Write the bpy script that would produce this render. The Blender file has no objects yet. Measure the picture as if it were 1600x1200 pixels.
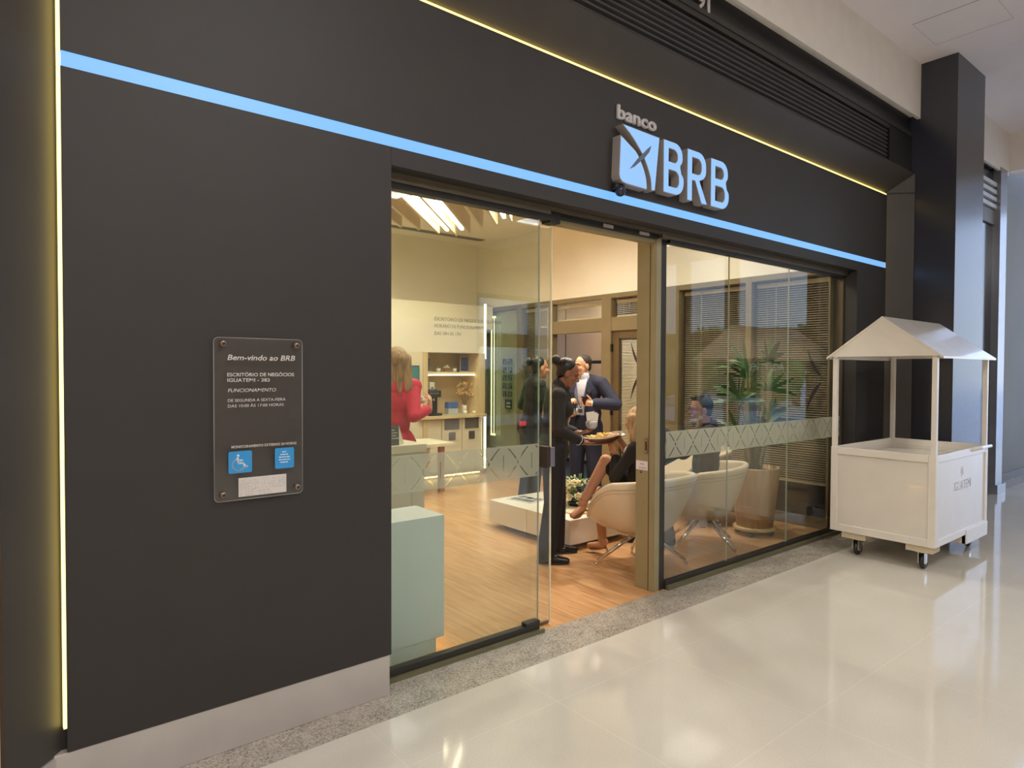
import bpy, bmesh, math, random
from mathutils import Vector, Matrix
PI = math.pi
SC = bpy.context.scene
COL = SC.collection
# ------------------------------------------------------------------ camera
cam_d = bpy.data.cameras.new('camera')
cam = bpy.data.objects.new('camera', cam_d); COL.objects.link(cam)
YAW, PITCH, ROLL, FPX = math.radians(38.949339), math.radians(-1.202032), math.radians(0.217758), 1013.029
fw = Vector((math.sin(YAW)*math.cos(PITCH), math.cos(YAW)*math.cos(PITCH), math.sin(PITCH)))
r0 = Vector((math.cos(YAW), -math.sin(YAW), 0)); u0 = r0.cross(fw)
rt = r0*math.cos(ROLL) + u0*math.sin(ROLL); up = u0*math.cos(ROLL) - r0*math.sin(ROLL)
M = Matrix.Identity(4)
for i in range(3):
    M[i][0], M[i][1], M[i][2] = rt[i], up[i], -fw[i]
M[2][3] = 1.55
cam.matrix_world = M
cam_d.sensor_fit = 'HORIZONTAL'; cam_d.sensor_width = 36.0
cam_d.lens = 36.0*FPX/1600.0
cam_d.clip_end = 200
SC.camera = cam
# ------------------------------------------------------------------ colour management, world
SC.view_settings.view_transform = 'Standard'
SC.view_settings.look = 'None'
SC.view_settings.gamma = 1
SC.view_settings.use_curve_mapping = False
SC.view_settings.exposure = 0.0
SC.cycles.use_denoising = True
SC.cycles.max_bounces = 10
SC.cycles.diffuse_bounces = 5
SC.cycles.transparent_max_bounces = 40
SC.cycles.sample_clamp_indirect = 6.0
W = bpy.data.worlds.new('daylight'); SC.world = W; W.use_nodes = True
wn = W.node_tree.nodes; wl = W.node_tree.links
bg = wn['Background']; bg.inputs['Strength'].default_value = 3.0
tcw = wn.new('ShaderNodeTexCoord'); sep = wn.new('ShaderNodeSeparateXYZ'); rmp = wn.new('ShaderNodeValToRGB')
wl.new(tcw.outputs['Generated'], sep.inputs[0]); wl.new(sep.outputs['Z'], rmp.inputs[0]); wl.new(rmp.outputs[0], bg.inputs[0])
rmp.color_ramp.elements[0].position = 0.0; rmp.color_ramp.elements[0].color = (0.72, 0.82, 1.0, 1)
rmp.color_ramp.elements[1].position = 0.5; rmp.color_ramp.elements[1].color = (0.28, 0.48, 1.0, 1)
SUN = bpy.data.lights.new('sun', 'SUN'); SUN.energy = 4.0; SUN.angle = 0.02; SUN.color = (1.0, 0.96, 0.9)
suno = bpy.data.objects.new('sun', SUN); COL.objects.link(suno); suno.rotation_euler = (math.radians(42), 0, math.radians(150))

def area_light(name, loc, size, power, color, rot=(0, 0, 0), spread=None):
    d = bpy.data.lights.new(name, 'AREA'); d.shape = 'RECTANGLE'; d.size, d.size_y = size; d.energy = power; d.color = color
    if spread: d.spread = spread
    o = bpy.data.objects.new(name, d); COL.objects.link(o); o.location = loc; o.rotation_euler = rot
    return o
WARM = (1.0, 0.925, 0.80)
# lamps: the mall corridor's ceiling luminaires and fill spots added to brighten the shop
for lx, pw in ((-2.0, 88), (1.6, 84), (5.2, 28), (8.8, 16), (12.4, 16)):
    for ly in (-0.6, -4.0):
        area_light('corridor_lamp', (lx, ly, 4.57), (0.9, 0.9), pw, (1.0, 0.965, 0.93))
for lx, ly in ((2.6, 4.2), (4.4, 4.2), (2.6, 6.0), (4.0, 6.2), (5.2, 3.9), (3.6, 7.2), (4.95, 5.75)):
    sl = bpy.data.lights.new('shop_fill_lamp', 'SPOT'); sl.energy = 190; sl.color = WARM; sl.spot_size = math.radians(172); sl.spot_blend = 1.0; sl.shadow_soft_size = 0.06
    so = bpy.data.objects.new('shop_fill_lamp', sl); COL.objects.link(so); so.location = (lx, ly, 3.585)
for lx, ly in ((7.15, 6.6),):
    area_light('office_lamp', (lx, ly, 2.9), (0.6, 0.6), 16, (1.0, 0.86, 0.7))

# ------------------------------------------------------------------ materials
MATS = {}
def lin(c):
    return tuple((x/12.92 if x <= 0.04045 else ((x+0.055)/1.055)**2.4) for x in (v/255.0 for v in c))
def mat(name, rgb, rough=0.5, metal=0.0, emit=0.0, ecol=None, noise=0.04, nscale=6.0, spec=0.5, bump=0.0, bscale=80.0, sss=0.0, stretch=None, coat=0.0):
    if name in MATS: return MATS[name]
    m = bpy.data.materials.new(name); m.use_nodes = True
    nt = m.node_tree; p = nt.nodes['Principled BSDF']
    c = lin(rgb)
    p.inputs['Roughness'].default_value = rough; p.inputs['Metallic'].default_value = metal
    p.inputs['Specular IOR Level'].default_value = spec
    tc = nt.nodes.new('ShaderNodeTexCoord')
    src = tc.outputs['Object']
    if stretch:
        mp = nt.nodes.new('ShaderNodeMapping'); mp.inputs['Scale'].default_value = stretch
        nt.links.new(src, mp.inputs[0]); src = mp.outputs[0]
    if noise:
        n = nt.nodes.new('ShaderNodeTexNoise'); n.inputs['Scale'].default_value = nscale; n.inputs['Detail'].default_value = 4
        nt.links.new(src, n.inputs['Vector'])
        r = nt.nodes.new('ShaderNodeValToRGB')
        r.color_ramp.elements[0].position = 0.3; r.color_ramp.elements[1].position = 0.7
        r.color_ramp.elements[0].color = tuple(x*(1-noise*2) for x in c)+(1,)
        r.color_ramp.elements[1].color = tuple(min(1, x*(1+noise*2)) for x in c)+(1,)
        nt.links.new(n.outputs[0], r.inputs[0]); nt.links.new(r.outputs[0], p.inputs['Base Color'])
    else:
        p.inputs['Base Color'].default_value = c+(1,)
    if bump:
        b = nt.nodes.new('ShaderNodeTexNoise'); b.inputs['Scale'].default_value = bscale; b.inputs['Detail'].default_value = 3
        nt.links.new(src, b.inputs['Vector'])
        bn = nt.nodes.new('ShaderNodeBump'); bn.inputs['Strength'].default_value = bump; bn.inputs['Distance'].default_value = 0.01
        nt.links.new(b.outputs[0], bn.inputs['Height']); nt.links.new(bn.outputs[0], p.inputs['Normal'])
    if emit:
        p.inputs['Emission Color'].default_value = (lin(ecol) if ecol else c)+(1,); p.inputs['Emission Strength'].default_value = emit
    if sss:
        p.inputs['Subsurface Weight'].default_value = sss; p.inputs['Subsurface Radius'].default_value = (0.012, 0.005, 0.003)
    if coat: p.inputs['Coat Weight'].default_value = coat
    MATS[name] = m
    return m

def glass_mat(name, tint, gain=1.5, rough=0.0):
    if name in MATS: return MATS[name]
    m = bpy.data.materials.new(name); m.use_nodes = True; nt = m.node_tree; nt.nodes.clear()
    out = nt.nodes.new('ShaderNodeOutputMaterial'); mix = nt.nodes.new('ShaderNodeMixShader')
    tr = nt.nodes.new('ShaderNodeBsdfTransparent'); gl = nt.nodes.new('ShaderNodeBsdfGlossy')
    tr.inputs[0].default_value = tuple(tint)+(1,); gl.inputs['Roughness'].default_value = rough
    ge = nt.nodes.new('ShaderNodeNewGeometry'); ior = nt.nodes.new('ShaderNodeMath'); ior.operation = 'MULTIPLY_ADD'
    ior.inputs[1].default_value = -(1.5-1/1.5); ior.inputs[2].default_value = 1.5
    nt.links.new(ge.outputs['Backfacing'], ior.inputs[0])
    fr = nt.nodes.new('ShaderNodeFresnel'); nt.links.new(ior.outputs[0], fr.inputs['IOR'])
    mu = nt.nodes.new('ShaderNodeMath'); mu.operation = 'MULTIPLY'; mu.use_clamp = True; mu.inputs[1].default_value = gain
    nt.links.new(fr.outputs[0], mu.inputs[0]); nt.links.new(mu.outputs[0], mix.inputs[0])
    nt.links.new(tr.outputs[0], mix.inputs[1]); nt.links.new(gl.outputs[0], mix.inputs[2]); nt.links.new(mix.outputs[0], out.inputs[0])
    MATS[name] = m
    return m

def nn(nt, t, **kw):
    n = nt.nodes.new(t)
    for k, v in kw.items(): setattr(n, k, v)
    return n
def mth(nt, op, a, b=None, c=None, clamp=False):
    n = nt.nodes.new('ShaderNodeMath'); n.operation = op; n.use_clamp = clamp
    for i, v in enumerate((a, b, c)):
        if v is None: continue
        if isinstance(v, (int, float)): n.inputs[i].default_value = v
        else: nt.links.new(v, n.inputs[i])
    return n.outputs[0]

def frosted_mat():
    m = bpy.data.materials.new('frosted_film'); m.use_nodes = True; nt = m.node_tree; nt.nodes.clear()
    out = nn(nt, 'ShaderNodeOutputMaterial'); mix = nn(nt, 'ShaderNodeMixShader'); mix2 = nn(nt, 'ShaderNodeMixShader')
    tr = nn(nt, 'ShaderNodeBsdfTransparent'); tr2 = nn(nt, 'ShaderNodeBsdfTransparent'); df = nn(nt, 'ShaderNodeBsdfDiffuse'); tl = nn(nt, 'ShaderNodeBsdfTranslucent')
    tr2.inputs[0].default_value = (0.95, 0.95, 0.93, 1)
    df.inputs[0].default_value = (0.40, 0.46, 0.44, 1); tl.inputs[0].default_value = (0.80, 0.82, 0.76, 1)
    a = nn(nt, 'ShaderNodeMixShader'); a.inputs[0].default_value = 0.74
    nt.links.new(df.outputs[0], a.inputs[1]); nt.links.new(tl.outputs[0], a.inputs[2])
    mix.inputs[0].default_value = 0.40
    nt.links.new(tr2.outputs[0], mix.inputs[1]); nt.links.new(a.outputs[0], mix.inputs[2])
    tc = nn(nt, 'ShaderNodeTexCoord'); sp = nn(nt, 'ShaderNodeSeparateXYZ'); nt.links.new(tc.outputs['Object'], sp.inputs[0])
    X, Z = sp.outputs['X'], sp.outputs['Z']
    Wd = 0.21
    u = mth(nt, 'SUBTRACT', mth(nt, 'FRACT', mth(nt, 'DIVIDE', mth(nt, 'ADD', X, 20.0), Wd)), 0.5)
    u = mth(nt, 'MULTIPLY', u, Wd)
    v = mth(nt, 'SUBTRACT', Z, 0.5*(0.93+1.12))
    av = mth(nt, 'ABSOLUTE', v); au = mth(nt, 'ABSOLUTE', u)
    # two bowed arms crossing at the middle of each motif
    arm = mth(nt, 'ADD', mth(nt, 'MULTIPLY', av, 0.62), mth(nt, 'MULTIPLY', mth(nt, 'MULTIPLY', av, av), 3.0))
    d = mth(nt, 'ABSOLUTE', mth(nt, 'SUBTRACT', au, arm))
    s1 = mth(nt, 'LESS_THAN', d, 0.0055)
    s2 = mth(nt, 'GREATER_THAN', av, 0.022); s3 = mth(nt, 'LESS_THAN', av, 0.085)
    xs = mth(nt, 'MULTIPLY', mth(nt, 'MULTIPLY', s1, s2), s3)
    star = mth(nt, 'LESS_THAN', mth(nt, 'ADD', mth(nt, 'MULTIPLY', au, 3.0), av), 0.02)
    ln = mth(nt, 'MULTIPLY', mth(nt, 'LESS_THAN', mth(nt, 'ABSOLUTE', mth(nt, 'SUBTRACT', au, Wd/2)), 0.002), mth(nt, 'LESS_THAN', av, 0.045))
    hole = mth(nt, 'ADD', mth(nt, 'ADD', xs, star), ln, clamp=True)
    nt.links.new(hole, mix2.inputs[0]); nt.links.new(mix.outputs[0], mix2.inputs[1]); nt.links.new(tr.outputs[0], mix2.inputs[2])
    nt.links.new(mix2.outputs[0], out.inputs[0])
    return m

def translucent_mat(name, rgb, k=0.7):
    m = bpy.data.materials.new(name); m.use_nodes = True; nt = m.node_tree; nt.nodes.clear()
    out = nn(nt, 'ShaderNodeOutputMaterial'); a = nn(nt, 'ShaderNodeMixShader'); df = nn(nt, 'ShaderNodeBsdfDiffuse'); tl = nn(nt, 'ShaderNodeBsdfTranslucent')
    c = lin(rgb)+(1,); df.inputs[0].default_value = c; tl.inputs[0].default_value = c; a.inputs[0].default_value = k
    nt.links.new(df.outputs[0], a.inputs[1]); nt.links.new(tl.outputs[0], a.inputs[2]); nt.links.new(a.outputs[0], out.inputs[0])
    return m

def plank_mat():
    m = bpy.data.materials.new('wood_floor'); m.use_nodes = True; nt = m.node_tree; p = nt.nodes['Principled BSDF']
    tc = nn(nt, 'ShaderNodeTexCoord')
    mp = nn(nt, 'ShaderNodeMapping'); mp.inputs['Rotation'].default_value = (0, 0, PI/2); nt.links.new(tc.outputs['Object'], mp.inputs[0])
    br = nn(nt, 'ShaderNodeTexBrick'); br.inputs['Scale'].default_value = 1.0; br.inputs['Mortar Size'].default_value = 0.0012
    br.inputs['Brick Width'].default_value = 1.2; br.inputs['Row Height'].default_value = 0.19
    br.inputs['Color1'].default_value = (0.80, 0.80, 0.80, 1); br.inputs['Color2'].default_value = (1.0, 1.0, 1.0, 1); br.inputs['Mortar'].default_value = (0.62, 0.62, 0.62, 1)
    nt.links.new(mp.outputs[0], br.inputs['Vector'])
    mp2 = nn(nt, 'ShaderNodeMapping'); mp2.inputs['Scale'].default_value = (14, 1.2, 1); nt.links.new(tc.outputs['Object'], mp2.inputs[0])
    ns = nn(nt, 'ShaderNodeTexNoise'); ns.inputs['Scale'].default_value = 2.2; ns.inputs['Detail'].default_value = 8; ns.inputs['Distortion'].default_value = 0.6
    nt.links.new(mp2.outputs[0], ns.inputs['Vector'])
    rp = nn(nt, 'ShaderNodeValToRGB'); rp.color_ramp.elements[0].position = 0.3; rp.color_ramp.elements[1].position = 0.72
    rp.color_ramp.elements[0].color = lin((184, 134, 88))+(1,); rp.color_ramp.elements[1].color = lin((218, 174, 126))+(1,)
    nt.links.new(ns.outputs[0], rp.inputs[0])
    mx = nn(nt, 'ShaderNodeMixRGB', blend_type='MULTIPLY'); mx.inputs[0].default_value = 0.55
    nt.links.new(rp.outputs[0], mx.inputs[1]); nt.links.new(br.outputs['Color'], mx.inputs[2]); nt.links.new(mx.outputs[0], p.inputs['Base Color'])
    p.inputs['Roughness'].default_value = 0.28
    return m

def tile_mat():
    m = bpy.data.materials.new('porcelain_tile'); m.use_nodes = True; nt = m.node_tree; p = nt.nodes['Principled BSDF']
    tc = nn(nt, 'ShaderNodeTexCoord')
    mp = nn(nt, 'ShaderNodeMapping'); mp.inputs['Location'].default_value = (0.34, 0.2, 0); nt.links.new(tc.outputs['Object'], mp.inputs[0])
    br = nn(nt, 'ShaderNodeTexBrick'); br.offset = 0.0; br.inputs['Scale'].default_value = 1.0; br.inputs['Mortar Size'].default_value = 0.0022; br.inputs['Mortar Smooth'].default_value = 0.6
    br.inputs['Brick Width'].default_value = 0.8; br.inputs['Row Height'].default_value = 0.8
    br.inputs['Color1'].default_value = (0, 0, 0, 1); br.inputs['Color2'].default_value = (0.25, 0.25, 0.25, 1); br.inputs['Mortar'].default_value = (1, 1, 1, 1)
    nt.links.new(mp.outputs[0], br.inputs['Vector'])
    ns = nn(nt, 'ShaderNodeTexNoise'); ns.inputs['Scale'].default_value = 1.3; ns.inputs['Detail'].default_value = 5; nt.links.new(tc.outputs['Object'], ns.inputs['Vector'])
    n2 = nn(nt, 'ShaderNodeTexNoise'); n2.inputs['Scale'].default_value = 130; n2.inputs['Detail'].default_value = 2; nt.links.new(tc.outputs['Object'], n2.inputs['Vector'])
    a = mth(nt, 'ADD', mth(nt, 'MULTIPLY', ns.outputs[0], 0.6), mth(nt, 'MULTIPLY', n2.outputs[0], 0.4))
    rp = nn(nt, 'ShaderNodeValToRGB'); rp.color_ramp.elements[0].position = 0.3; rp.color_ramp.elements[1].position = 0.65
    rp.color_ramp.elements[0].color = lin((197, 191, 178))+(1,); rp.color_ramp.elements[1].color = lin((213, 208, 197))+(1,)
    nt.links.new(a, rp.inputs[0])
    mx = nn(nt, 'ShaderNodeMixRGB', blend_type='MIX'); mx.inputs[2].default_value = lin((226, 219, 204))+(1,)
    nt.links.new(mth(nt, 'MULTIPLY', br.outputs['Fac'], 0.7), mx.inputs[0]); nt.links.new(rp.outputs[0], mx.inputs[1]); nt.links.new(mx.outputs[0], p.inputs['Base Color'])
    p.inputs['Roughness'].default_value = 0.07; p.inputs['IOR'].default_value = 1.5
    return m

def granite_mat():
    m = bpy.data.materials.new('grey_granite'); m.use_nodes = True; nt = m.node_tree; p = nt.nodes['Principled BSDF']
    tc = nn(nt, 'ShaderNodeTexCoord')
    vo = nn(nt, 'ShaderNodeTexVoronoi'); vo.inputs['Scale'].default_value = 170; nt.links.new(tc.outputs['Object'], vo.inputs['Vector'])
    ns = nn(nt, 'ShaderNodeTexNoise'); ns.inputs['Scale'].default_value = 9; ns.inputs['Detail'].default_value = 5; nt.links.new(tc.outputs['Object'], ns.inputs['Vector'])
    sp = nn(nt, 'ShaderNodeSeparateColor'); nt.links.new(vo.outputs['Color'], sp.inputs[0])
    a = mth(nt, 'ADD', mth(nt, 'MULTIPLY', sp.outputs[0], 0.55), mth(nt, 'MULTIPLY', ns.outputs[0], 0.5))
    rp = nn(nt, 'ShaderNodeValToRGB'); e = rp.color_ramp.elements
    e[0].position = 0.22; e[0].color = lin((112, 106, 98))+(1,); e[1].position = 0.8; e[1].color = lin((188, 180, 168))+(1,)
    k = rp.color_ramp.elements.new(0.4); k.color = lin((156, 149, 138))+(1,)
    nt.links.new(a, rp.inputs[0]); nt.links.new(rp.outputs[0], p.inputs['Base Color']); p.inputs['Roughness'].default_value = 0.22
    return m

# ------------------------------------------------------------------ mesh helpers
class MB:
    def __init__(s): s.v = []; s.f = []; s.sm = []
    def add(s, vs, fs, smooth=False):
        b = len(s.v); s.v += [tuple(v) for v in vs]; s.f += [tuple(i+b for i in f) for f in fs]; s.sm += [smooth]*len(fs); return s
    def box(s, x0, x1, y0, y1, z0, z1, R=None, c=None):
        vs = [Vector((x, y, z)) for z in (z0, z1) for y in (y0, y1) for x in (x0, x1)]
        if R is not None: vs = [R @ v + (c or Vector()) for v in vs]
        return s.add(vs, [(0, 2, 3, 1), (4, 5, 7, 6), (0, 1, 5, 4), (2, 6, 7, 3), (0, 4, 6, 2), (1, 3, 7, 5)])
    def prism(s, pts, y0, y1):            # polygon in (x, z), extruded along y
        n = len(pts); ar = sum(pts[i][0]*pts[(i+1) % n][1]-pts[(i+1) % n][0]*pts[i][1] for i in range(n))
        if ar < 0: pts = pts[::-1]
        vs = [(x, y0, z) for x, z in pts]+[(x, y1, z) for x, z in pts]
        return s.add(vs, [tuple(range(n)), tuple(range(2*n-1, n-1, -1))]+[(i, i+n, (i+1) % n+n, (i+1) % n) for i in range(n)])
    def hprism(s, pts, z0, z1):           # polygon in (x, y), extruded along z
        n = len(pts); ar = sum(pts[i][0]*pts[(i+1) % n][1]-pts[(i+1) % n][0]*pts[i][1] for i in range(n))
        if ar < 0: pts = pts[::-1]
        vs = [(x, y, z0) for x, y in pts]+[(x, y, z1) for x, y in pts]
        return s.add(vs, [tuple(range(n-1, -1, -1)), tuple(range(n, 2*n))]+[(i, (i+1) % n, (i+1) % n+n, i+n) for i in range(n)])
    def lathe(s, prof, c=(0, 0, 0), n=32, smooth=True, R=None):
        c = Vector(c); vs = []; fs = []
        for r, z in prof:
            for k in range(n):
                a = 2*PI*k/n; v = Vector((r*math.cos(a), r*math.sin(a), z))
                vs.append((R @ v if R is not None else v)+c)
        for i in range(len(prof)-1):
            for k in range(n): fs.append((i*n+k, i*n+(k+1) % n, (i+1)*n+(k+1) % n, (i+1)*n+k))
        if prof[0][0] > 1e-5: fs.append(tuple(range(n-1, -1, -1)))
        if prof[-1][0] > 1e-5: fs.append(tuple((len(prof)-1)*n+k for k in range(n)))
        return s.add(vs, fs, smooth)
    def cyl(s, p0, p1, r, r1=None, n=14, smooth=True):
        return s.tube([p0, p1], [r, r if r1 is None else r1], n, smooth)
    def tube(s, pts, rad, n=10, smooth=True):
        pts = [Vector(p) for p in pts]
        if isinstance(rad, (int, float)): rad = [rad]*len(pts)
        vs = []; fs = []; prev = None
        for i, p in enumerate(pts):
            t = (pts[min(i+1, len(pts)-1)]-pts[max(i-1, 0)]).normalized()
            if prev is None: a = t.orthogonal().normalized()
            else:
                a = prev-t*prev.dot(t); a = a.normalized() if a.length > 1e-6 else t.orthogonal().normalized()
            prev = a; b = t.cross(a)
            for k in range(n):
                q = 2*PI*k/n; vs.append(p+(a*math.cos(q)+b*math.sin(q))*rad[i])
        m = len(pts)
        for i in range(m-1):
            for k in range(n): fs.append((i*n+k, i*n+(k+1) % n, (i+1)*n+(k+1) % n, (i+1)*n+k))
        fs.append(tuple(range(n-1, -1, -1))); fs.append(tuple((m-1)*n+k for k in range(n)))
        return s.add(vs, fs, smooth)
    def ell(s, c, rad, R=None, n=14, m=10):
        c = Vector(c); vs = [Vector((0, 0, -rad[2]))]; fs = []
        for i in range(1, m):
            ph = -PI/2+PI*i/m
            for k in range(n):
                a = 2*PI*k/n; vs.append(Vector((rad[0]*math.cos(ph)*math.cos(a), rad[1]*math.cos(ph)*math.sin(a), rad[2]*math.sin(ph))))
        vs.append(Vector((0, 0, rad[2])))
        for k in range(n): fs.append((0, 1+(k+1) % n, 1+k))
        for i in range(m-2):
            for k in range(n): fs.append((1+i*n+k, 1+i*n+(k+1) % n, 1+(i+1)*n+(k+1) % n, 1+(i+1)*n+k))
        L = len(vs)-1
        for k in range(n): fs.append((L, 1+(m-2)*n+k, 1+(m-2)*n+(k+1) % n))
        vs = [(R @ v if R is not None else v)+c for v in vs]
        return s.add(vs, fs, True)
    def cap(s, p0, p1, r0, r1, n=12, k=5):  # closed capsule with two radii
        p0, p1 = Vector(p0), Vector(p1); t = p1-p0
        t = t.normalized() if t.length > 1e-6 else Vector((0, 0, 1))
        pts = []; rad = []
        for i in range(k+1):
            a = -PI/2+PI/2*i/k; pts.append(p0+t*(r0*math.sin(a)-0)); rad.append(max(r0*math.cos(a), 0.0008))
        for i in range(k+1):
            a = PI/2*i/k; pts.append(p1+t*r1*math.sin(a)); rad.append(max(r1*math.cos(a), 0.0008))
        a0 = t.orthogonal().normalized(); b0 = t.cross(a0); vs = []; fs = []
        for p, r in zip(pts, rad):
            for j in range(n):
                q = 2*PI*j/n; vs.append(p+(a0*math.cos(q)+b0*math.sin(q))*r)
        m = len(pts)
        for i in range(m-1):
            for j in range(n): fs.append((i*n+j, i*n+(j+1) % n, (i+1)*n+(j+1) % n, (i+1)*n+j))
        fs.append(tuple(range(n-1, -1, -1))); fs.append(tuple((m-1)*n+j for j in range(n)))
        return s.add(vs, fs, True)
    def mesh(s, name, m=None):
        me = bpy.data.meshes.new(name); me.from_pydata(s.v, [], s.f); me.update()
        me.polygons.foreach_set('use_smooth', s.sm)
        if m: me.materials.append(m)
        return me
    def build(s, name, m, parent=None, bevel=0.0, seg=2):
        o = bpy.data.objects.new(name, s.mesh(name, m)); COL.objects.link(o)
        if parent: o.parent = parent
        if bevel:
            md = o.modifiers.new('bevel', 'BEVEL'); md.width = bevel; md.segments = seg; md.limit_method = 'ANGLE'; md.angle_limit = math.radians(40)
        return o
    def fuse(s, name, m, parent=None, voxel=0.006, smooth=4, factor=0.5, cut=None):
        """weld the overlapping pieces into one continuous skin"""
        o = bpy.data.objects.new(name, s.mesh(name, m)); COL.objects.link(o)
        r = o.modifiers.new('remesh', 'REMESH'); r.mode = 'VOXEL'; r.voxel_size = voxel; r.use_smooth_shade = True
        if smooth:
            q = o.modifiers.new('smooth', 'SMOOTH'); q.iterations = smooth; q.factor = factor
        dg = bpy.context.evaluated_depsgraph_get(); ev = o.evaluated_get(dg)
        me = bpy.data.meshes.new_from_object(ev, preserve_all_data_layers=False, depsgraph=dg)
        o.modifiers.clear(); old = o.data; o.data = me; bpy.data.meshes.remove(old); me.name = name
        if not me.materials: me.materials.append(m)
        if cut:
            b = bmesh.new(); b.from_mesh(me)
            bmesh.ops.delete(b, geom=[f for f in b.faces if cut(f.calc_center_median())], context='FACES'); b.to_mesh(me); b.free()
        me.polygons.foreach_set('use_smooth', [True]*len(me.polygons))
        if parent: o.parent = parent
        return o

def tag(o, label=None, cat=None, group=None, kind=None):
    if label: o['label'] = label
    if cat: o['category'] = cat
    if group: o['group'] = group
    if kind: o['kind'] = kind
    return o
def thing(name, label, cat, loc=(0, 0, 0), rz=0.0, group=None):
    o = bpy.data.objects.new(name, None); COL.objects.link(o); o.location = loc; o.rotation_euler = (0, 0, rz); o.empty_display_size = 0.1
    return tag(o, label, cat, group)
def struct(name, mb, m, bevel=0.0):
    return tag(mb.build(name, m, None, bevel), kind='structure')
def dup(root, loc, rz=None, label=None):
    r = root.copy(); COL.objects.link(r); r.location = loc
    if rz is not None: r.rotation_euler = (0, 0, rz)
    if label: r['label'] = label
    for ch in list(root.children):
        c = ch.copy(); COL.objects.link(c); c.parent = r
        for g in list(ch.children):
            d = g.copy(); COL.objects.link(d); d.parent = c
    return r
def text(name, body, x, z, y, h, m, parent=None, width=None, shear=0.0, extrude=0.0004, bold=0.0, align='LEFT', rot=None, off=(0, 0, 0)):
    """lettering standing in the x-z plane, read from -y; h is the capital height"""
    cu = bpy.data.curves.new(name, 'FONT'); cu.body = body; cu.size = 1.0; cu.shear = shear; cu.extrude = 0.0; cu.offset = bold; cu.align_x = align; cu.resolution_u = 3
    o = bpy.data.objects.new(name, cu); COL.objects.link(o)
    dg = bpy.context.evaluated_depsgraph_get(); ev = o.evaluated_get(dg); me = bpy.data.meshes.new_from_object(ev)
    bpy.data.objects.remove(o); bpy.data.curves.remove(cu)
    sc = h/0.729; xs = [v.co.x for v in me.vertices]; w = (max(xs)-min(xs)) or 1
    sx = (width/w) if width else sc
    b = bmesh.new(); b.from_mesh(me)
    if extrude > 0:
        geo = bmesh.ops.extrude_face_region(b, geom=list(b.faces))
        for v in geo['geom']:
            if isinstance(v, bmesh.types.BMVert): v.co.z += 1.0
        bmesh.ops.recalc_face_normals(b, faces=list(b.faces))
    for v in b.verts:
        v.co = Vector(((v.co.x)*sx, -extrude*v.co.z, v.co.y*sc))
    if rot is not None:
        for v in b.verts: v.co = rot @ v.co
    for v in b.verts: v.co += Vector((x, y, z))+Vector(off)
    b.to_mesh(me); b.free(); me.name = name; me.materials.clear(); me.materials.append(m)
    ob = bpy.data.objects.new(name, me); COL.objects.link(ob)
    if parent: ob.parent = parent
    return ob
def rz(a): return Matrix.Rotation(a, 3, 'Z')
def settle(root):
    T = Matrix.Translation(-Vector(root.location))
    def go(o):
        for c in o.children:
            if c.type == 'MESH': c.data.transform(T)
            go(c)
    go(root)
# ------------------------------------------------------------------ shared materials
m_black = mat('charcoal_panel', (44, 41, 40), 0.55, noise=0.03)
m_splay = mat('charcoal_frame', (64, 60, 57), 0.5, noise=0.05, nscale=3)
m_brown = mat('brown_return', (74, 56, 40), 0.6)
m_beigew = mat('beige_wall', (205, 190, 172), 0.7)
m_white = mat('white_paint', (232, 226, 218), 0.7, noise=0.015)
m_ceil = mat('ceiling_paint', (236, 230, 232), 0.8, noise=0.015, nscale=2)
m_steel = mat('brushed_steel', (190, 184, 180), 0.36, 0.35, noise=0.02)
m_blueled = mat('blue_light_strip', (20, 30, 40), 0.4, emit=1.15, ecol=(122, 182, 244), noise=0.0)
m_yled = mat('warm_led', (255, 228, 130), 0.4, emit=3.0, noise=0.0)
m_yledt = mat('warm_led_top', (255, 220, 110), 0.4, emit=3.6, noise=0.0)
m_wled = mat('white_led', (255, 240, 205), 0.4, emit=5.0, noise=0.0)
m_olive = mat('bronze_aluminium', (152, 142, 110), 0.42, 0.15, noise=0.03)
m_fram = mat('taupe_frame', (128, 114, 86), 0.42, 0.15, noise=0.03)
m_dkalu = mat('dark_aluminium', (60, 58, 54), 0.4, 0.4)
m_rail = mat('black_rail', (34, 33, 31), 0.4, 0.3)
m_wallin = mat('shop_wall', (236, 229, 210), 0.75, noise=0.015, nscale=2)
m_wood = mat('pale_oak', (214, 190, 146), 0.45, noise=0.08, nscale=3, stretch=(1, 1, 0.15))
m_lac = mat('cream_lacquer', (228, 218, 192), 0.35, noise=0.012)
m_whlac = mat('white_lacquer', (238, 234, 222), 0.3, noise=0.012)
m_chrome = mat('chrome', (215, 212, 208), 0.12, 1.0, noise=0.0)
m_plastb = mat('black_plastic', (26, 26, 28), 0.35)
m_navyw = mat('navy_glass', (28, 33, 48), 0.12, noise=0.02)
m_gloss = mat('gloss_charcoal', (42, 45, 56), 0.24, noise=0.0, spec=0.9)
m_glL = glass_mat('green_glass', (0.925, 0.952, 0.932), gain=1.3)
m_glR = glass_mat('grey_glass', (0.885, 0.91, 0.895), gain=1.6)
m_glW = glass_mat('window_glass', (0.95, 0.96, 0.94), gain=1.3)
m_glO = glass_mat('clear_glass', (0.97, 0.98, 0.98), gain=1.0)
m_frost = frosted_mat()
FY = 2.74
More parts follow.
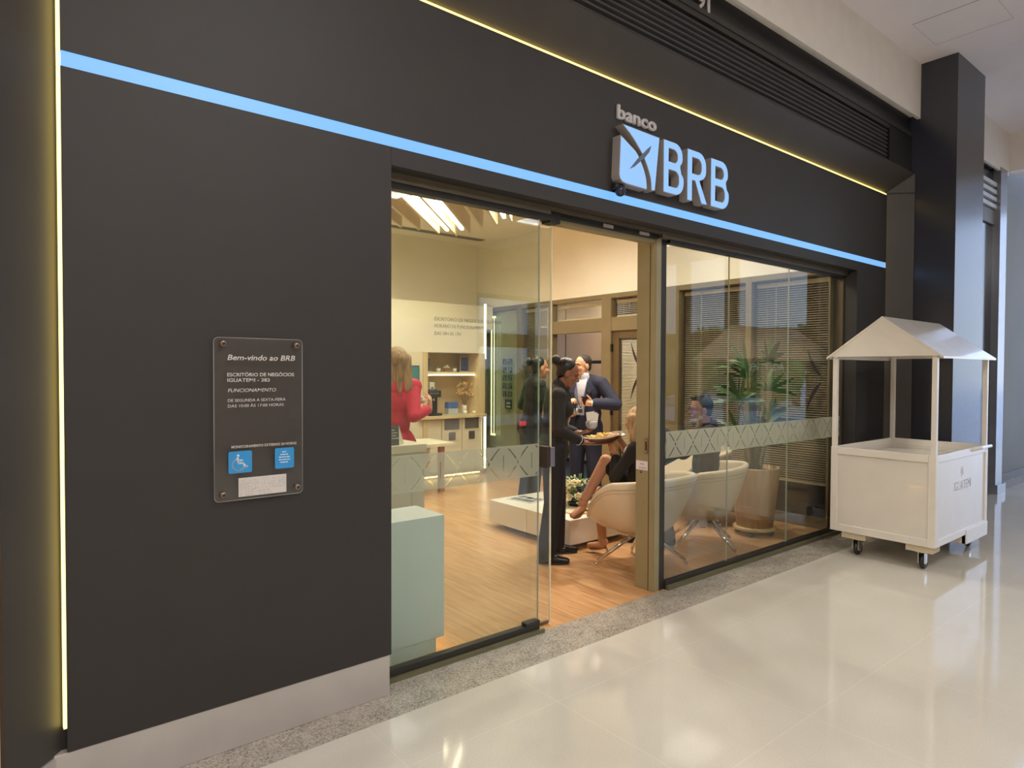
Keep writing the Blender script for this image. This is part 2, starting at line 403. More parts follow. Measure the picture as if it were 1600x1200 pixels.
# ------------------------------------------------------------------ floors and ceilings
struct('floor', MB().box(-6, 15.55, -7.6, 2.55, -0.1, 0), tile_mat())
struct('floor_threshold', MB().box(-6, 15.55, 2.55, 2.86, -0.1, 0.0), granite_mat())
struct('floor_shop', MB().box(0.2, 6.42, 2.86, 9.2, -0.1, 0.0), plank_mat())
m_carpet = mat('blue_carpet', (52, 62, 84), 0.95, bump=0.4, bscale=300)
struct('floor_office', MB().box(6.42, 9.6, 2.86, 9.2, -0.1, 0.0), m_carpet)
struct('floor_pavement', MB().box(-20, 15.55, -40, -7.6, -0.12, -0.02).box(15.55, 70, -40, 30, -0.12, -0.02), mat('pavement', (206, 206, 204), 0.8))
struct('ceiling_mall', MB().box(-6, 15.55, -7.6, 2.53, 4.63, 4.75), m_ceil)
struct('ceiling_shop', MB().box(0.2, 6.42, 2.83, 8.9, 3.62, 3.75), mat('shop_ceiling', (236, 226, 200), 0.8, noise=0.01))
struct('ceiling_office', MB().box(6.42, 9.6, 2.95, 9.2, 2.95, 3.05), m_ceil)
# ceiling access hatch
h = MB()
for a in ((6.41, 6.97, 1.70, 1.7015), (6.41, 6.97, 2.2975, 2.299), (6.969, 6.9715, 1.70, 2.3)):
    h.box(a[0], a[1], a[2], a[3], 4.6285, 4.63)
struct('trim_1', h, mat('shadow_gap', (176, 160, 158), 0.9))
struct('trim_10', MB().box(6.409, 6.4125, 1.70, 2.3, 4.6285, 4.63), mat('open_gap', (84, 66, 62), 0.9))
# ------------------------------------------------------------------ mall walls
struct('wall_bulkhead', MB().box(-6, 7.30, 2.53, 2.56, 4.09, 4.63).box(8.11, 10.3, 2.53, 2.56, 4.09, 4.63).box(-6, 10.3, 2.56, 3.2, 4.13, 4.63), m_white)
struct('wall_beam', MB().box(10.3, 10.6, -7.6, 2.53, 4.14, 4.63), m_white)
struct('wall_left', MB().box(-0.25, 0.018, 2.55, 2.62, 0, 4.09).box(-6, -0.25, 2.55, 2.62, 0, 4.09), m_beigew)
struct('wall_far_left', MB().box(-6.1, -6, -7.6, 2.6, 0, 4.63), m_beigew)
struct('wall_far_right', MB().box(10.37, 15.55, 2.76, 2.9, 0, 4.63), mat('grey_far_wall', (150, 148, 142), 0.7, noise=0.03, nscale=1.5))
struct('baseboard_far_right', MB().box(10.42, 15.5, 2.745, 2.76, 0, 0.11), mat('grey_skirting', (120, 118, 116), 0.5))
struct('wall_column', MB().box(7.30, 8.11, 2.21, 3.2, 0, 4.63), m_gloss)
# glazed street fronts: a short one opposite and a tall one across the far end of the mall
fr = MB()
m_dark = mat('dark_bronze_frame', (52, 42, 34), 0.5, 0.2)
for x in (9.5, 11.4, 13.2, 15.4): fr.box(x-0.10, x+0.10, -7.56, -7.44, 0, 3.5)
fr.box(9.5, 15.4, -7.56, -7.44, 2.15, 2.5); fr.box(9.5, 15.4, -7.56, -7.44, 0, 0.12); fr.box(9.5, 15.4, -7.57, -7.43, 3.4, 3.5)
EX = 15.5
for y, w_ in ((-7.4, 0.08), (-5.62, 0.22), (-4.07, 0.19), (-1.8, 0.2), (-0.2, 0.03), (1.4, 0.05)): fr.box(EX-0.06, EX+0.06, y-w_, y+w_, 0, 4.63)
fr.box(EX-0.06, EX+0.06, -7.4, -1.8, 2.2, 2.62); fr.box(EX-0.06, EX+0.06, -7.4, -1.8, 0, 0.1)
struct('trim_street_frame', fr, m_dark)
struct('window_street', MB().box(9.5, 15.4, -7.52, -7.5, 0.12, 3.42), glass_mat('solar_glass', (0.52, 0.55, 0.55), gain=1.0))
struct('window_far_end', MB().box(EX, EX+0.02, -7.4, -1.8, 0.1, 4.63), MATS['solar_glass'])
struct('window_far_door', MB().box(EX, EX+0.02, -1.8, 2.5, 0.0, 4.63), m_glO)
struct('wall_opposite', MB().box(-6, 9.5, -7.6, -7.4, 0, 4.63).box(9.5, EX, -7.6, -7.4, 3.5, 4.63), m_beigew)
tag(text('entrance_lettering', 'ENTRADA', 0, 0, 0, 0.20, translucent_mat('white_vinyl', (244, 246, 250)), width=0.92, bold=0.012, rot=rz(PI/2), off=(EX-0.006, -3.52, 1.57)), 'white word on the end doors of the mall, seen mirrored in the right shop pane', 'lettering')
# street greenery, seen only as a reflection
random.seed(5)
def shrub_mesh(pts, leaf, n, seed):
    rnd = random.Random(seed); b = MB()
    for (c, r) in pts:
        b.ell(c, (r[0]*0.93, r[1]*0.93, r[2]*0.93), n=14, m=9)
        for _ in range(n):
            a, t = rnd.uniform(0, 2*PI), math.acos(rnd.uniform(-1, 1)); d = Vector((math.sin(t)*math.cos(a), math.sin(t)*math.sin(a), math.cos(t)))
            p = Vector(c)+Vector((d.x*r[0], d.y*r[1], d.z*r[2]))*rnd.uniform(0.92, 1.08)
            q = Vector((rnd.uniform(-1, 1), rnd.uniform(-1, 1), rnd.uniform(-1, 1))).normalized()*leaf; w = q.cross(d).normalized()*leaf*0.45
            b.add([p-q, p+w, p+q, p-w], [(0, 1, 2, 3)])
    return b
m_leafo = mat('street_leaves', (112, 158, 70), 0.7, noise=0.2, nscale=3)
tag(shrub_mesh([((x, -13+random.uniform(-.4, .4), 0.7), (1.3, 0.9, 0.95)) for x in range(8, 19, 2)]+[((25+random.uniform(-.4, .4), y, 1.35), (1.0, 1.3, 1.15)) for y in range(-22, -7, 2)], 0.12, 240, 1).build('street_hedge', m_leafo),
    'clipped green hedge outside in the street, seen as a reflection in the glass', 'hedge', kind='stuff')
for i, (x, y) in enumerate(((12.5, -17), (28.5, -21), (29, -15.0), (28.5, -9.0))):
    t = thing('street_tree', ('leafy green street tree opposite, mirrored in the left pane', 'leafy green street tree left of the three mirrored in the right panes', 'leafy green street tree in the middle of the three mirrored in the right panes', 'leafy green street tree right of the three mirrored in the right panes')[i], 'tree', (x, y, 0), group='street trees')
    MB().tube([(0, 0, -0.1), (0.05, 0, 1.2), (-0.05, 0.1, 2.1)], [0.2, 0.15, 0.12]).build('trunk', mat('bark', (98, 78, 58), 0.9), t)
    shrub_mesh([((0, 0, 2.5), (1.5, 2.2, 1.0)), ((0.4, 0.9, 3.0), (1.1, 1.2, 0.8)), ((-0.2, -1, 2.8), (1.0, 1.2, 0.7))], 0.2, 320, 10+i).build('crown', m_leafo, t)
# ------------------------------------------------------------------ facade
struct('wall_front', MB().box(0.205, 1.482, FY, FY+0.04, 0.195, 2.597), m_black)
struct('wall_front_header', MB().box(1.4835, 6.418, FY, FY+0.04, 2.512, 2.597).box(1.4835, 6.418, FY+0.04, 2.83, 2.512, 2.56), m_black)
struct('wall_front_fascia', MB().box(0.205, 7.065, FY, FY+0.04, 2.653, 3.33), m_black)
struct('wall_front_pier', MB().box(6.418, 7.065, FY, FY+0.04, 0.12, 2.597).box(6.418, 6.44, FY+0.04, 2.95, 0.0, 2.56), m_black)
struct('wall_front_core', MB().box(0.205, 7.065, FY+0.06, 2.84, 2.56, 3.33).box(0.25, 1.44, FY+0.045, 2.86, 0.0, 2.56).box(6.44, 7.065, FY+0.045, 2.93, 0.0, 2.56), m_plastb)
struct('wall_front_inner', MB().box(0.2, 6.42, 2.84, 2.95, 2.56, 3.62).box(0.2, 1.48, 2.86, 2.95, 0, 2.56), m_wallin)
struct('baseboard_front', MB().box(0.165, 1.476, FY+0.004, FY+0.04, 0.0, 0.193), m_steel, 0.003)
st = tag(MB().box(0.207, 7.063, FY+0.006, FY+0.055, 2.5975, 2.6525).build('light_strip', m_blueled), 'long glowing blue strip running across the black shopfront', 'light strip')
# splayed portal around the facade
D = 0.165
sp = MB()
sp.add([(0.192, 2.775, 0.19), (0.192-D, 2.775-D-0.01, 0.19), (0.192-D, 2.775-D-0.01, 3.36+D), (0.192, 2.775, 3.36)], [(0, 1, 2, 3)])
sp.add([(0.192-D, 2.60, 0.0), (0.016, 2.60, 0), (0.016, 2.60, 3.6), (0.192-D, 2.60, 3.6)], [(0, 1, 2, 3)])
struct('wall_portal_left', MB().hprism([(0.19, 2.80), (0.19, 2.775), (0.027, 2.60), (0.027, 2.80)], 0.19, 3.36), m_splay)
struct('wall_portal_gap', MB().box(0.188, 0.21, 2.776, 2.80, 0.185, 3.36), m_plastb)
struct('wall_portal_edge', MB().box(0.0, 0.027, 2.597, 2.80, 0.0, 3.55), m_brown)
struct('baseboard_portal', MB().hprism([(0.192, 2.80), (0.192, 2.765), (0.06, 2.625), (0.03, 2.80)], 0.0, 0.185), m_steel)
struct('wall_portal_right', MB().hprism([(7.08, 2.80), (7.08, 2.775), (7.29, 2.566), (7.29, 2.80)], 0.0, 3.36), m_splay)
tp = MB()
pr = [(2.775, 3.347), (2.575, 3.545), (2.62, 3.60), (2.80, 3.60), (2.80, 3.347)]
vs = [(0.027, y, z) for y, z in pr]+[(7.29, y, z) for y, z in pr]; n = len(pr)
tp.add(vs, [tuple(range(n-1, -1, -1)), tuple(range(n, 2*n))]+[(i, (i+1) % n, (i+1) % n+n, i+n) for i in range(n)])
struct('wall_portal_top', tp, m_splay)
# mitre pieces so that the corners of the portal close
struct('wall_portal_corner', MB().add([(0.19, 2.775, 3.347), (0.027, 2.60, 3.347), (0.027, 2.60, 3.53), (7.08, 2.775, 3.347), (7.29, 2.566, 3.347), (7.29, 2.566, 3.55)], [(0, 1, 2), (3, 5, 4)]), m_splay)
t = thing('led_strip', 'warm glowing light strip up the left edge of the black shopfront', 'light strip', (0.198, 2.757, 0.28)); MB().box(0.1945, 0.2045, 2.744, 2.772, 0.28, 3.345).build('diffuser', m_yled, t); settle(t)
t = thing('led_strip', 'warm yellow light strip along the top edge of the black shopfront', 'light strip', (3.6, 2.757, 3.338)); MB().box(0.205, 7.06, 2.746, 2.772, 3.3305, 3.345).build('diffuser', m_yledt, t); settle(t)
t = thing('led_strip', 'thin warm light strip down the right edge of the black shopfront', 'light strip', (7.071, 2.757, 0.1)); MB().box(7.0655, 7.0775, 2.75, 2.772, 0.02, 3.345).build('diffuser', mat('warm_led_dim', (255, 222, 120), 0.4, emit=1.6, noise=0), t); settle(t)
# rolling shutter above the portal
t = thing('rolling_shutter', 'black slatted roller shutter housing above the shopfront portal', 'shutter', (3.6, 2.63, 3.55))
s = MB(); z = 3.575; k = 0
while z < 3.875:
    s.add([(0.03, 2.645, z), (7.29, 2.645, z), (7.29, 2.620, z+0.012), (0.03, 2.620, z+0.012), (0.03, 2.620, z+0.026), (7.29, 2.620, z+0.026), (7.29, 2.645, z+0.037), (0.03, 2.645, z+0.037)], [(0, 1, 2, 3), (3, 2, 5, 4), (4, 5, 6, 7)])
    z += 0.0385
s.box(0.03, 7.29, 2.66, 2.68, 3.55, 3.90)
s.build('slats', mat('shutter_slats', (70, 68, 68), 0.45, 0.4), t)
MB().box(0.03, 7.29, 2.598, 2.66, 3.545, 3.572).build('bottom_rail', m_dkalu, t)
MB().box(0.03, 7.29, 2.606, 2.66, 3.885, 3.97).box(0.03, 7.29, 2.598, 2.61, 3.925, 3.965).build('guide_rail', m_dkalu, t)
MB().box(0.03, 7.29, 2.625, 2.68, 3.97, 4.13).build('housing', mat('shutter_housing', (22, 22, 26), 0.35), t)
MB().box(6.75, 7.29, 2.605, 2.655, 3.575, 3.97).build('end_plate', m_rail, t)
settle(t)
tag(text('shop_number', '91', 3.66, 3.955, 2.604, 0.115, mat('aluminium_letters', (196, 190, 184), 0.4), width=0.13, extrude=0.012, bold=0.02), 'raised grey unit number on the dark shutter box, cut by the frame top', 'number sign')
# next unit beyond the column
struct('wall_next_front', MB().box(8.11, 10.2, 2.60, 3.0, 0, 4.13), m_navyw)
struct('trim_next_transom', MB().box(8.11, 9.93, 2.575, 2.60, 3.41, 3.585), mat('grey_transom', (122, 118, 122), 0.5))
t = thing('louvre_vent', 'pale four blade louvre above the dark shopfront beyond the column', 'vent', (9.2, 2.58, 3.6))
for k in range(4):
    MB().box(8.2, 9.93, 2.56, 2.60, 3.61+k*0.092, 3.61+k*0.092+0.05).build('blade', mat('pale_blade', (206, 214, 220), 0.4), t)
settle(t)
struct('wall_next_pilaster', MB().box(9.93, 10.2, 2.52, 2.9, 0.12, 4.13), mat('silver_pilaster', (150, 152, 158), 0.2, 0.5, spec=0.8))
struct('baseboard_pilaster', MB().box(9.91, 10.25, 2.49, 2.9, 0.0, 0.12), mat('silver_foot', (160, 164, 172), 0.25, 0.6))
# ------------------------------------------------------------------ shop sign
t = thing('shop_sign', 'illuminated blue raised letters and square emblem on the black fascia', 'sign', (3.5, FY, 2.7))
m_ret = mat('letter_return', (158, 150, 144), 0.5); m_face = mat('letter_face', (24, 32, 42), 0.4, emit=1.0, ecol=(150, 198, 252), noise=0.0); m_lens = mat('emblem_star', (96, 102, 124), 0.5)
YF = 2.676
def inset(pts, d):
    n = len(pts); A = sum(pts[i][0]*pts[(i+1) % n][1]-pts[(i+1) % n][0]*pts[i][1] for i in range(n)); sg = 1 if A > 0 else -1; o = []
    for i in range(n):
        p0, p1, p2 = Vector(pts[i-1]), Vector(pts[i]), Vector(pts[(i+1) % n])
        e1, e2 = (p1-p0).normalized(), (p2-p1).normalized(); n1 = Vector((-e1.y, e1.x))*sg; n2 = Vector((-e2.y, e2.x))*sg
        q = (n1+n2); q = q/max(q.length_squared/2, 0.3); o.append(tuple(p1+q*d))
    return o
lo = [(3.005, 2.985), (3.048, 2.966), (3.089, 2.945), (3.12, 2.931), (3.146, 2.917), (3.17, 2.897), (3.19, 2.872), (3.212, 2.842), (3.233, 2.806), (3.249, 2.766), (3.255, 2.73), (3.257, 2.695), (3.06, 2.697), (3.025, 2.703), (3.003, 2.719), (2.994, 2.745)]
hi = [(3.022, 3.055), (3.379, 3.051), (3.336, 2.703), (3.299, 2.698), (3.296, 2.745), (3.288, 2.78), (3.274, 2.812), (3.256, 2.845), (3.235, 2.877), (3.213, 2.905), (3.19, 2.928), (3.166, 2.951), (3.13, 2.982), (3.085, 3.015)]
for P in (lo, hi):
    o = MB().prism(P, YF+0.002, FY).build('emblem_panel', m_ret, t)
    MB().prism(inset(P, 0.006), YF-0.001, YF+0.003).build('emblem_face', m_face, o)
MB().prism([(3.086, 2.793), (3.16, 2.870), (3.215, 2.918), (3.258, 2.955), (3.293, 2.980), (3.272, 2.935), (3.225, 2.888), (3.19, 2.862), (3.13, 2.815)], YF-0.003, YF+0.004).build('emblem_star', m_lens, t)
for i, ch in enumerate('BRB'):
    x0, x1, zt, zb = ((3.418, 3.632, 3.052, 2.712), (3.672, 3.892, 3.047, 2.702), (3.942, 4.163, 3.04, 2.704))[i]
    def glyph(ins):
        w, h_, s_ = x1-x0, zt-zb, 0.052
        def rr(xa, xb, za, zb_, r, left=False, n=6):
            o = []
            for cx, cz, a0, on in ((xb-r, zb_-r, 0, 1), (xa, zb_, 90, 0), (xa, za, 180, 0), (xb-r, za+r, 270, 1)):
                if on: o += [(cx+r*math.cos(math.radians(a0+90*k/n)), cz+r*math.sin(math.radians(a0+90*k/n))) for k in range(n+1)]
                else: o.append((cx, cz))
            return o
        zm = zb+h_*0.53
        return w, h_, s_, rr, zm
    w, h_, s_, rr, zm = glyph(0)
    cu = bpy.data.curves.new('letter', 'CURVE'); cu.dimensions = '2D'; cu.fill_mode = 'BOTH'
    def spl(pts):
        sl = cu.splines.new('POLY'); sl.points.add(len(pts)-1); sl.use_cyclic_u = True
        for q, (a, b_) in zip(sl.points, pts): q.co = (a, b_, 0, 1)
    sh = 0.0
    if ch == 'B':
        out = []
        r1, r2 = 0.082, 0.09
        xr = x1-0.014
        out += [(x0, zb), (x0, zt)]
        out += [(xr-r1+r1*math.sin(math.radians(a)), zt-r1+r1*math.cos(math.radians(a))) for a in range(0, 91, 15)]
        out += [(xr-r1+r1*math.sin(math.radians(a)), zm+0.062+r1*0+math.cos(math.radians(a))*0.06) for a in range(90, 140, 15)]
        out += [(xr-0.024, zm+0.004)]
        out += [(x1-r2+r2*math.sin(math.radians(a)), zm-0.075+math.cos(math.radians(a))*0.06) for a in range(45, 91, 15)]
        out += [(x1-r2+r2*math.sin(math.radians(a)), zb+r2+r2*math.cos(math.radians(a))) for a in range(90, 181, 15)]
        spl(out)
        spl(rr(x0+s_, xr-s_, zm+0.028, zt-s_+0.004, 0.04)); spl(rr(x0+s_, x1-s_, zb+s_-0.004, zm-0.026, 0.042))
    else:
        r1 = 0.088; xr = x1-0.008
        out = [(x0, zb), (x0, zt)]
        out += [(xr-r1+r1*math.sin(math.radians(a)), zt-r1+r1*math.cos(math.radians(a))) for a in range(0, 91, 15)]
        zz = zb+h_*0.44
        out += [(xr-r1+r1*math.sin(math.radians(a)), zz+r1*0.8+r1*0.8*math.cos(math.radians(a))) for a in range(90, 166, 15)]
        out += [(x0+w*0.62, zz-0.004), (x1+0.006, zb), (x1-0.058, zb), (x0+w*0.40, zz-0.01), (x0+s_, zz-0.01), (x0+s_, zb)]
        spl(out); spl(rr(x0+s_, xr-s_, zz+0.038, zt-s_+0.004, 0.045))
    for nm, off, ext, yy, mm, par in (('letter', 0.0, (FY-YF)/2, (FY+YF)/2, m_ret, None), ('letter_face', -0.004, 0.002, YF-0.002, m_face, 1)):
        cu.extrude = ext; cu.offset = off
        o = bpy.data.objects.new(nm, cu); COL.objects.link(o)
        dg = bpy.context.evaluated_depsgraph_get(); me = bpy.data.meshes.new_from_object(o.evaluated_get(dg)); bpy.data.objects.remove(o)
        for v in me.vertices: v.co = Vector((v.co.x, yy-v.co.z, v.co.y))
        me.materials.clear(); me.materials.append(mm)
        o = bpy.data.objects.new(nm, me); COL.objects.link(o)
        if par: o.parent = last
        else: o.parent = t; last = o
    bpy.data.curves.remove(cu)
text('word', 'banco', 3.026, 3.108, 2.739, 0.087, mat('sign_letter_grey', (186, 180, 178), 0.5, emit=0.12), t, width=0.372, extrude=0.018, bold=0.018)
settle(t)
t = thing('security_camera', 'small dark dome camera on the fascia under the emblem', 'camera', (3.03, FY, 2.68))
MB().box(2.99, 3.075, 2.70, FY, 2.665, 2.70).build('bracket', m_plastb, t, 0.006)
MB().ell((3.035, 2.702, 2.655), (0.036, 0.034, 0.034)).build('dome', mat('camera_dome', (40, 44, 58), 0.08), t)
settle(t)
# ------------------------------------------------------------------ acrylic notice
t = thing('notice_plate', 'clear acrylic notice with white lettering screwed to the black panel', 'sign', (0.866, 2.72, 1.03))
PY = 2.712
def rrect(x0, x1, z0, z1, r, n=5):
    o = []
    for cx, cz, a0 in ((x1-r, z1-r, 0), (x0+r, z1-r, 90), (x0+r, z0+r, 180), (x1-r, z0+r, 270)):
        o += [(cx+r*math.cos(math.radians(a0+90*k/n)), cz+r*math.sin(math.radians(a0+90*k/n))) for k in range(n+1)]
    return o
MB().prism(rrect(0.689, 1.043, 1.024, 1.676, 0.018), PY, PY+0.006).build('plate', glass_mat('acrylic', (0.985, 0.985, 0.985), gain=1.2), t)
ed = MB(); P = rrect(0.689, 1.043, 1.024, 1.676, 0.018)
for i in range(len(P)):
    a, b = P[i], P[(i+1) % len(P)]; ed.cyl((a[0], PY+0.003, a[1]), (b[0], PY+0.003, b[1]), 0.0016, n=5)
ed.build('edge', mat('acrylic_edge', (150, 150, 146), 0.3), t)
m_wt = mat('white_print', (214, 210, 205), 0.6, noise=0)
for (x, z) in ((0.725, 1.652), (1.02, 1.652), (0.723, 1.05), (1.022, 1.05)):
    o = MB().lathe([(0.0, 0), (0.0125, 0), (0.0125, 0.028), (0.010, 0.031), (0, 0.031)], (x, FY, z), 18, True, Matrix.Rotation(PI/2, 3, 'X')).build('standoff', mat('bronze_screw', (140, 120, 108), 0.3, 0.8), t)
    MB().lathe([(0.0, 0.0), (0.0065, 0.0), (0.0065, 0.001), (0, 0.001)], (x, FY-0.0312, z), 12, True, Matrix.Rotation(PI/2, 3, 'X')).build('screw_socket', mat('screw_dark', (52, 36, 30), 0.5), o)
for body, x, z, h, w, sh, bo in (('Bem-vindo ao BRB', 0.737, 1.587, 0.0225, 0.272, 0.22, 0.014), ('ESCRITÓRIO DE NEGÓCIOS', 0.737, 1.522, 0.0145, 0.268, 0, 0.014), ('IGUATEMI - 383', 0.737, 1.500, 0.0145, 0.166, 0, 0.014),
        ('FUNCIONAMENTO', 0.739, 1.459, 0.0145, 0.190, 0.2, 0.003), ('DE SEGUNDA A SEXTA-FEIRA', 0.739, 1.420, 0.012, 0.230, 0, 0.003), ('DAS 10:00 ÀS 17:00 HORAS', 0.739, 1.398, 0.012, 0.222, 0, 0.003), ('MONITORAMENTO EXTERNO 24 HORAS', 0.752, 1.2335, 0.011, 0.263, 0, 0.012)):
    text('lettering', body, x, z, PY-0.0005, h, m_wt, t, width=w, shear=sh, bold=bo)
m_blue = mat('blue_label', (46, 142, 206), 0.5, noise=0.01); m_pb = mat('pale_print', (196, 216, 232), 0.6, noise=0)
o = MB().prism(rrect(0.741, 0.832, 1.133, 1.221, 0.007), PY-0.0012, PY).build('access_label', m_blue, t)
w = MB(); yy = PY-0.0018
w.cyl((0.7775, yy-0.0004, 1.203), (0.7775, yy+0.0004, 1.203), 0.0055, n=16)
def strip(pts, r):
    for a, b in zip(pts[:-1], pts[1:]):
        a, b = Vector(a), Vector(b); d = (b-a).normalized(); nrm = Vector((-d.y, d.x))*r; a2, b2 = a-d*r*0.5, b+d*r*0.5
        w.prism([tuple(a2+nrm), tuple(a2-nrm), tuple(b2-nrm), tuple(b2+nrm)], yy-0.0004, yy+0.0004)
strip([(0.7765, 1.195), (0.779, 1.173), (0.797, 1.172), (0.808, 1.156), (0.813, 1.158)], 0.0038); strip([(0.779, 1.184), (0.795, 1.184)], 0.0028)
strip([(0.780+0.0235*math.cos(math.radians(a)), 1.167+0.0235*math.sin(math.radians(a))) for a in range(110, 350, 12)], 0.0028)
w.build('wheelchair_symbol', m_pb, o)
o = MB().prism(rrect(0.925, 1.005, 1.136, 1.222, 0.007), PY-0.0012, PY).build('notice_label', m_blue, t)
w = MB()
for i, ww in enumerate((0.020, 0.034, 0.048, 0.048, 0.036)):
    z = 1.203-i*0.0108; x = 0.965-ww/2; k = 0
    while x < 0.965+ww/2-0.003:
        l = (0.009, 0.006, 0.012)[(k+i) % 3]; w.box(x, min(x+l, 0.965+ww/2), yy-0.0003, yy+0.0003, z, z+0.0045); x += l+0.0022; k += 1
w.build('small_print', m_pb, o)
o = MB().box(0.779, 0.972, PY-0.0012, PY, 1.036, 1.112).build('braille_plate', mat('braille_sheet', (206, 200, 196), 0.5), t)
w = MB(); rnd = random.Random(3)
for r_ in range(6):
    for c_ in range(20):
        if r_ > 3 and c_ > 13 or rnd.random() < 0.12: continue
        for a in range(2):
            for b in range(3):
                if rnd.random() < 0.5:
                    x, z = 0.788+c_*0.0091+a*0.0034, 1.103-r_*0.0115-b*0.003; w.box(x-.0008, x+.0008, PY-0.0018, PY-0.0011, z-.0008, z+.0008)
tag(w.build('braille_dots', mat('braille_dot', (140, 134, 130), 0.5), o), kind='stuff')
settle(t)
# ------------------------------------------------------------------ shopfront glazing
struct('trim_2', MB().box(1.482, 6.418, 2.83, 2.93, 2.492, 2.512).box(1.482, 2.58, 2.835, 2.93, 2.468, 2.492).box(3.62, 6.418, 2.835, 2.93, 2.468, 2.492), mat('head_bronze', (104, 94, 78), 0.4, 0.3))
struct('trim_3', MB().box(1.482, 2.62, 2.845, 2.90, 2.437, 2.468).box(2.58, 3.61, 2.86, 2.90, 2.462, 2.492).box(3.72, 6.418, 2.845, 2.90, 2.445, 2.468), m_rail)
struct('trim_4', MB().box(2.66, 3.61, 2.89, 2.96, 2.438, 2.462), m_olive)
struct('trim_5', MB().box(1.482, 2.55, 2.835, 2.855, 0.0, 0.022).box(3.72, 6.418, 2.835, 2.86, 0.0, 0.03), mat('olive_sill', (110, 106, 80), 0.5, 0.2))
struct('trim_6', MB().box(1.482, 2.526, 2.857, 2.90, 0.0, 0.055).box(3.72, 6.418, 2.862, 2.90, 0.0, 0.06), m_dkalu)
m_edge = mat('glass_edge', (158, 162, 146), 0.3)
def pane(name, x0, x1, y, z0, z1, m, edge_r=True, band=True):
    o = struct(name, MB().box(x0, x1, y, y+0.009, z0, z1), m)
    if edge_r: MB().box(x1-0.003, x1+0.0006, y-0.0006, y+0.0096, z0, z1).build('glass_edge', m_edge, o)
    if band: MB().box(x0+0.002, x1-0.006, y-0.0014, y-0.0006, 0.93, 1.12).build('frosted_band', m_frost, o)
    return o
o = pane('window_1', 1.484, 2.526, 2.87, 0.055, 2.455, m_glL)
m_vin = mat('grey_vinyl', (120, 116, 100), 0.6, noise=0)
for b_, z, w_ in (('ESCRITÓRIO DE NEGÓCIOS IGUATEMI', 1.808, 0.435), ('HORÁRIO DE FUNCIONAMENTO', 1.772, 0.335), ('DAS 10H ÀS 17H', 1.733, 0.165)):
    text('lettering', b_, 1.80, z, 2.8695, 0.019, m_vin, o, width=w_)
# sliding leaf
o = struct('door_1', MB().box(1.575, 2.656, 2.905, 2.915, 0.02, 2.44), m_glL)
MB().box(2.6515, 2.6566, 2.904, 2.916, 0.02, 2.44).build('glass_edge', mat('bright_glass_edge', (232, 222, 188), 0.3), o)
MB().box(2.59, 2.672, 2.85, 2.93, 2.425, 2.492).build('hanger', m_rail, o, 0.004)
MB().box(2.45, 2.655, 2.918, 2.934, 0.006, 0.022).build('floor_guide', mat('guide_bronze', (120, 96, 76), 0.4, 0.6), o)
lk = MB().box(2.588, 2.618, 2.872, 2.95, 0.965, 1.095).build('lock', mat('lock_brown', (66, 52, 46), 0.35, 0.4), o, 0.004)
MB().box(2.618, 2.655, 2.868, 2.954, 0.972, 1.09).build('lock_plate', mat('lock_chrome', (150, 140, 150), 0.25, 0.8), lk, 0.003)
MB().box(2.42, 2.526, 2.85, 2.90, 0.056, 0.075).build('bottom_clamp', m_dkalu, o, 0.004)
for a, b in ((3.05, 3.14), (3.40, 3.50)):
    MB().box(a, b, 2.85, 2.862, 2.464, 2.486).build('door_sensor', mat('sensor_grey', (150, 146, 144), 0.3), o, 0.003)
# post between opening and fixed panes
p = struct('trim_7', MB().box(3.605, 3.665, 2.885, 3.045, 0.0, 2.512).box(3.608, 3.66, 2.875, 2.886, 0.0, 2.512), m_olive, 0.002)
MB().box(3.6035, 3.606, 2.925, 2.929, 0.0, 2.47).build('groove', m_rail, p)
MB().box(3.665, 3.722, 2.88, 2.92, 0.0, 2.47).build('fixed_jamb', m_dkalu, p)
lk = MB().box(3.599, 3.606, 2.935, 2.962, 0.968, 1.075).build('lock_keep', mat('keep_steel', (150, 118, 96), 0.3, 0.8), p)
MB().box(3.5975, 3.60, 2.944, 2.953, 0.99, 1.05).build('lock_slot', m_plastb, lk)
for z in (0.981, 1.062): MB().box(3.5975, 3.6, 2.944, 2.953, z-0.004, z+0.004).build('screw', m_chrome, lk)
MB().cyl((3.600, 2.995, 0.83), (3.606, 2.995, 0.83), 0.006).build('door_stop', m_plastb, p)
t = tag(MB().box(3.6015, 3.6035, 2.935, 3.04, 0.848, 0.912).build('paper_sign', mat('paper_white', (226, 220, 226), 0.7, noise=0)), 'small white paper notice taped to the bronze door post', 'notice')
for b_, z, w_ in (('PORTA', 0.888, 0.032), ('AUTOMÁTICA', 0.864, 0.072)):
    text('lettering', b_, -w_/2, 0, 0, 0.011, mat('dark_print', (84, 80, 86), 0.6, noise=0), t, width=w_, rot=rz(-PI/2), off=(3.6013, 2.9875, z))
pane('window_2', 3.722, 4.497, 2.875, 0.06, 2.455, m_glR)
pane('window_3', 4.501, 5.411, 2.875, 0.06, 2.455, m_glR)
pane('window_4', 5.415, 6.40, 2.875, 0.06, 2.455, m_glR, edge_r=False)
struct('trim_8', MB().box(6.398, 6.418, 2.86, 2.96, 0, 2.512), mat('dark_bronze_jamb', (96, 86, 66), 0.4, 0.4))
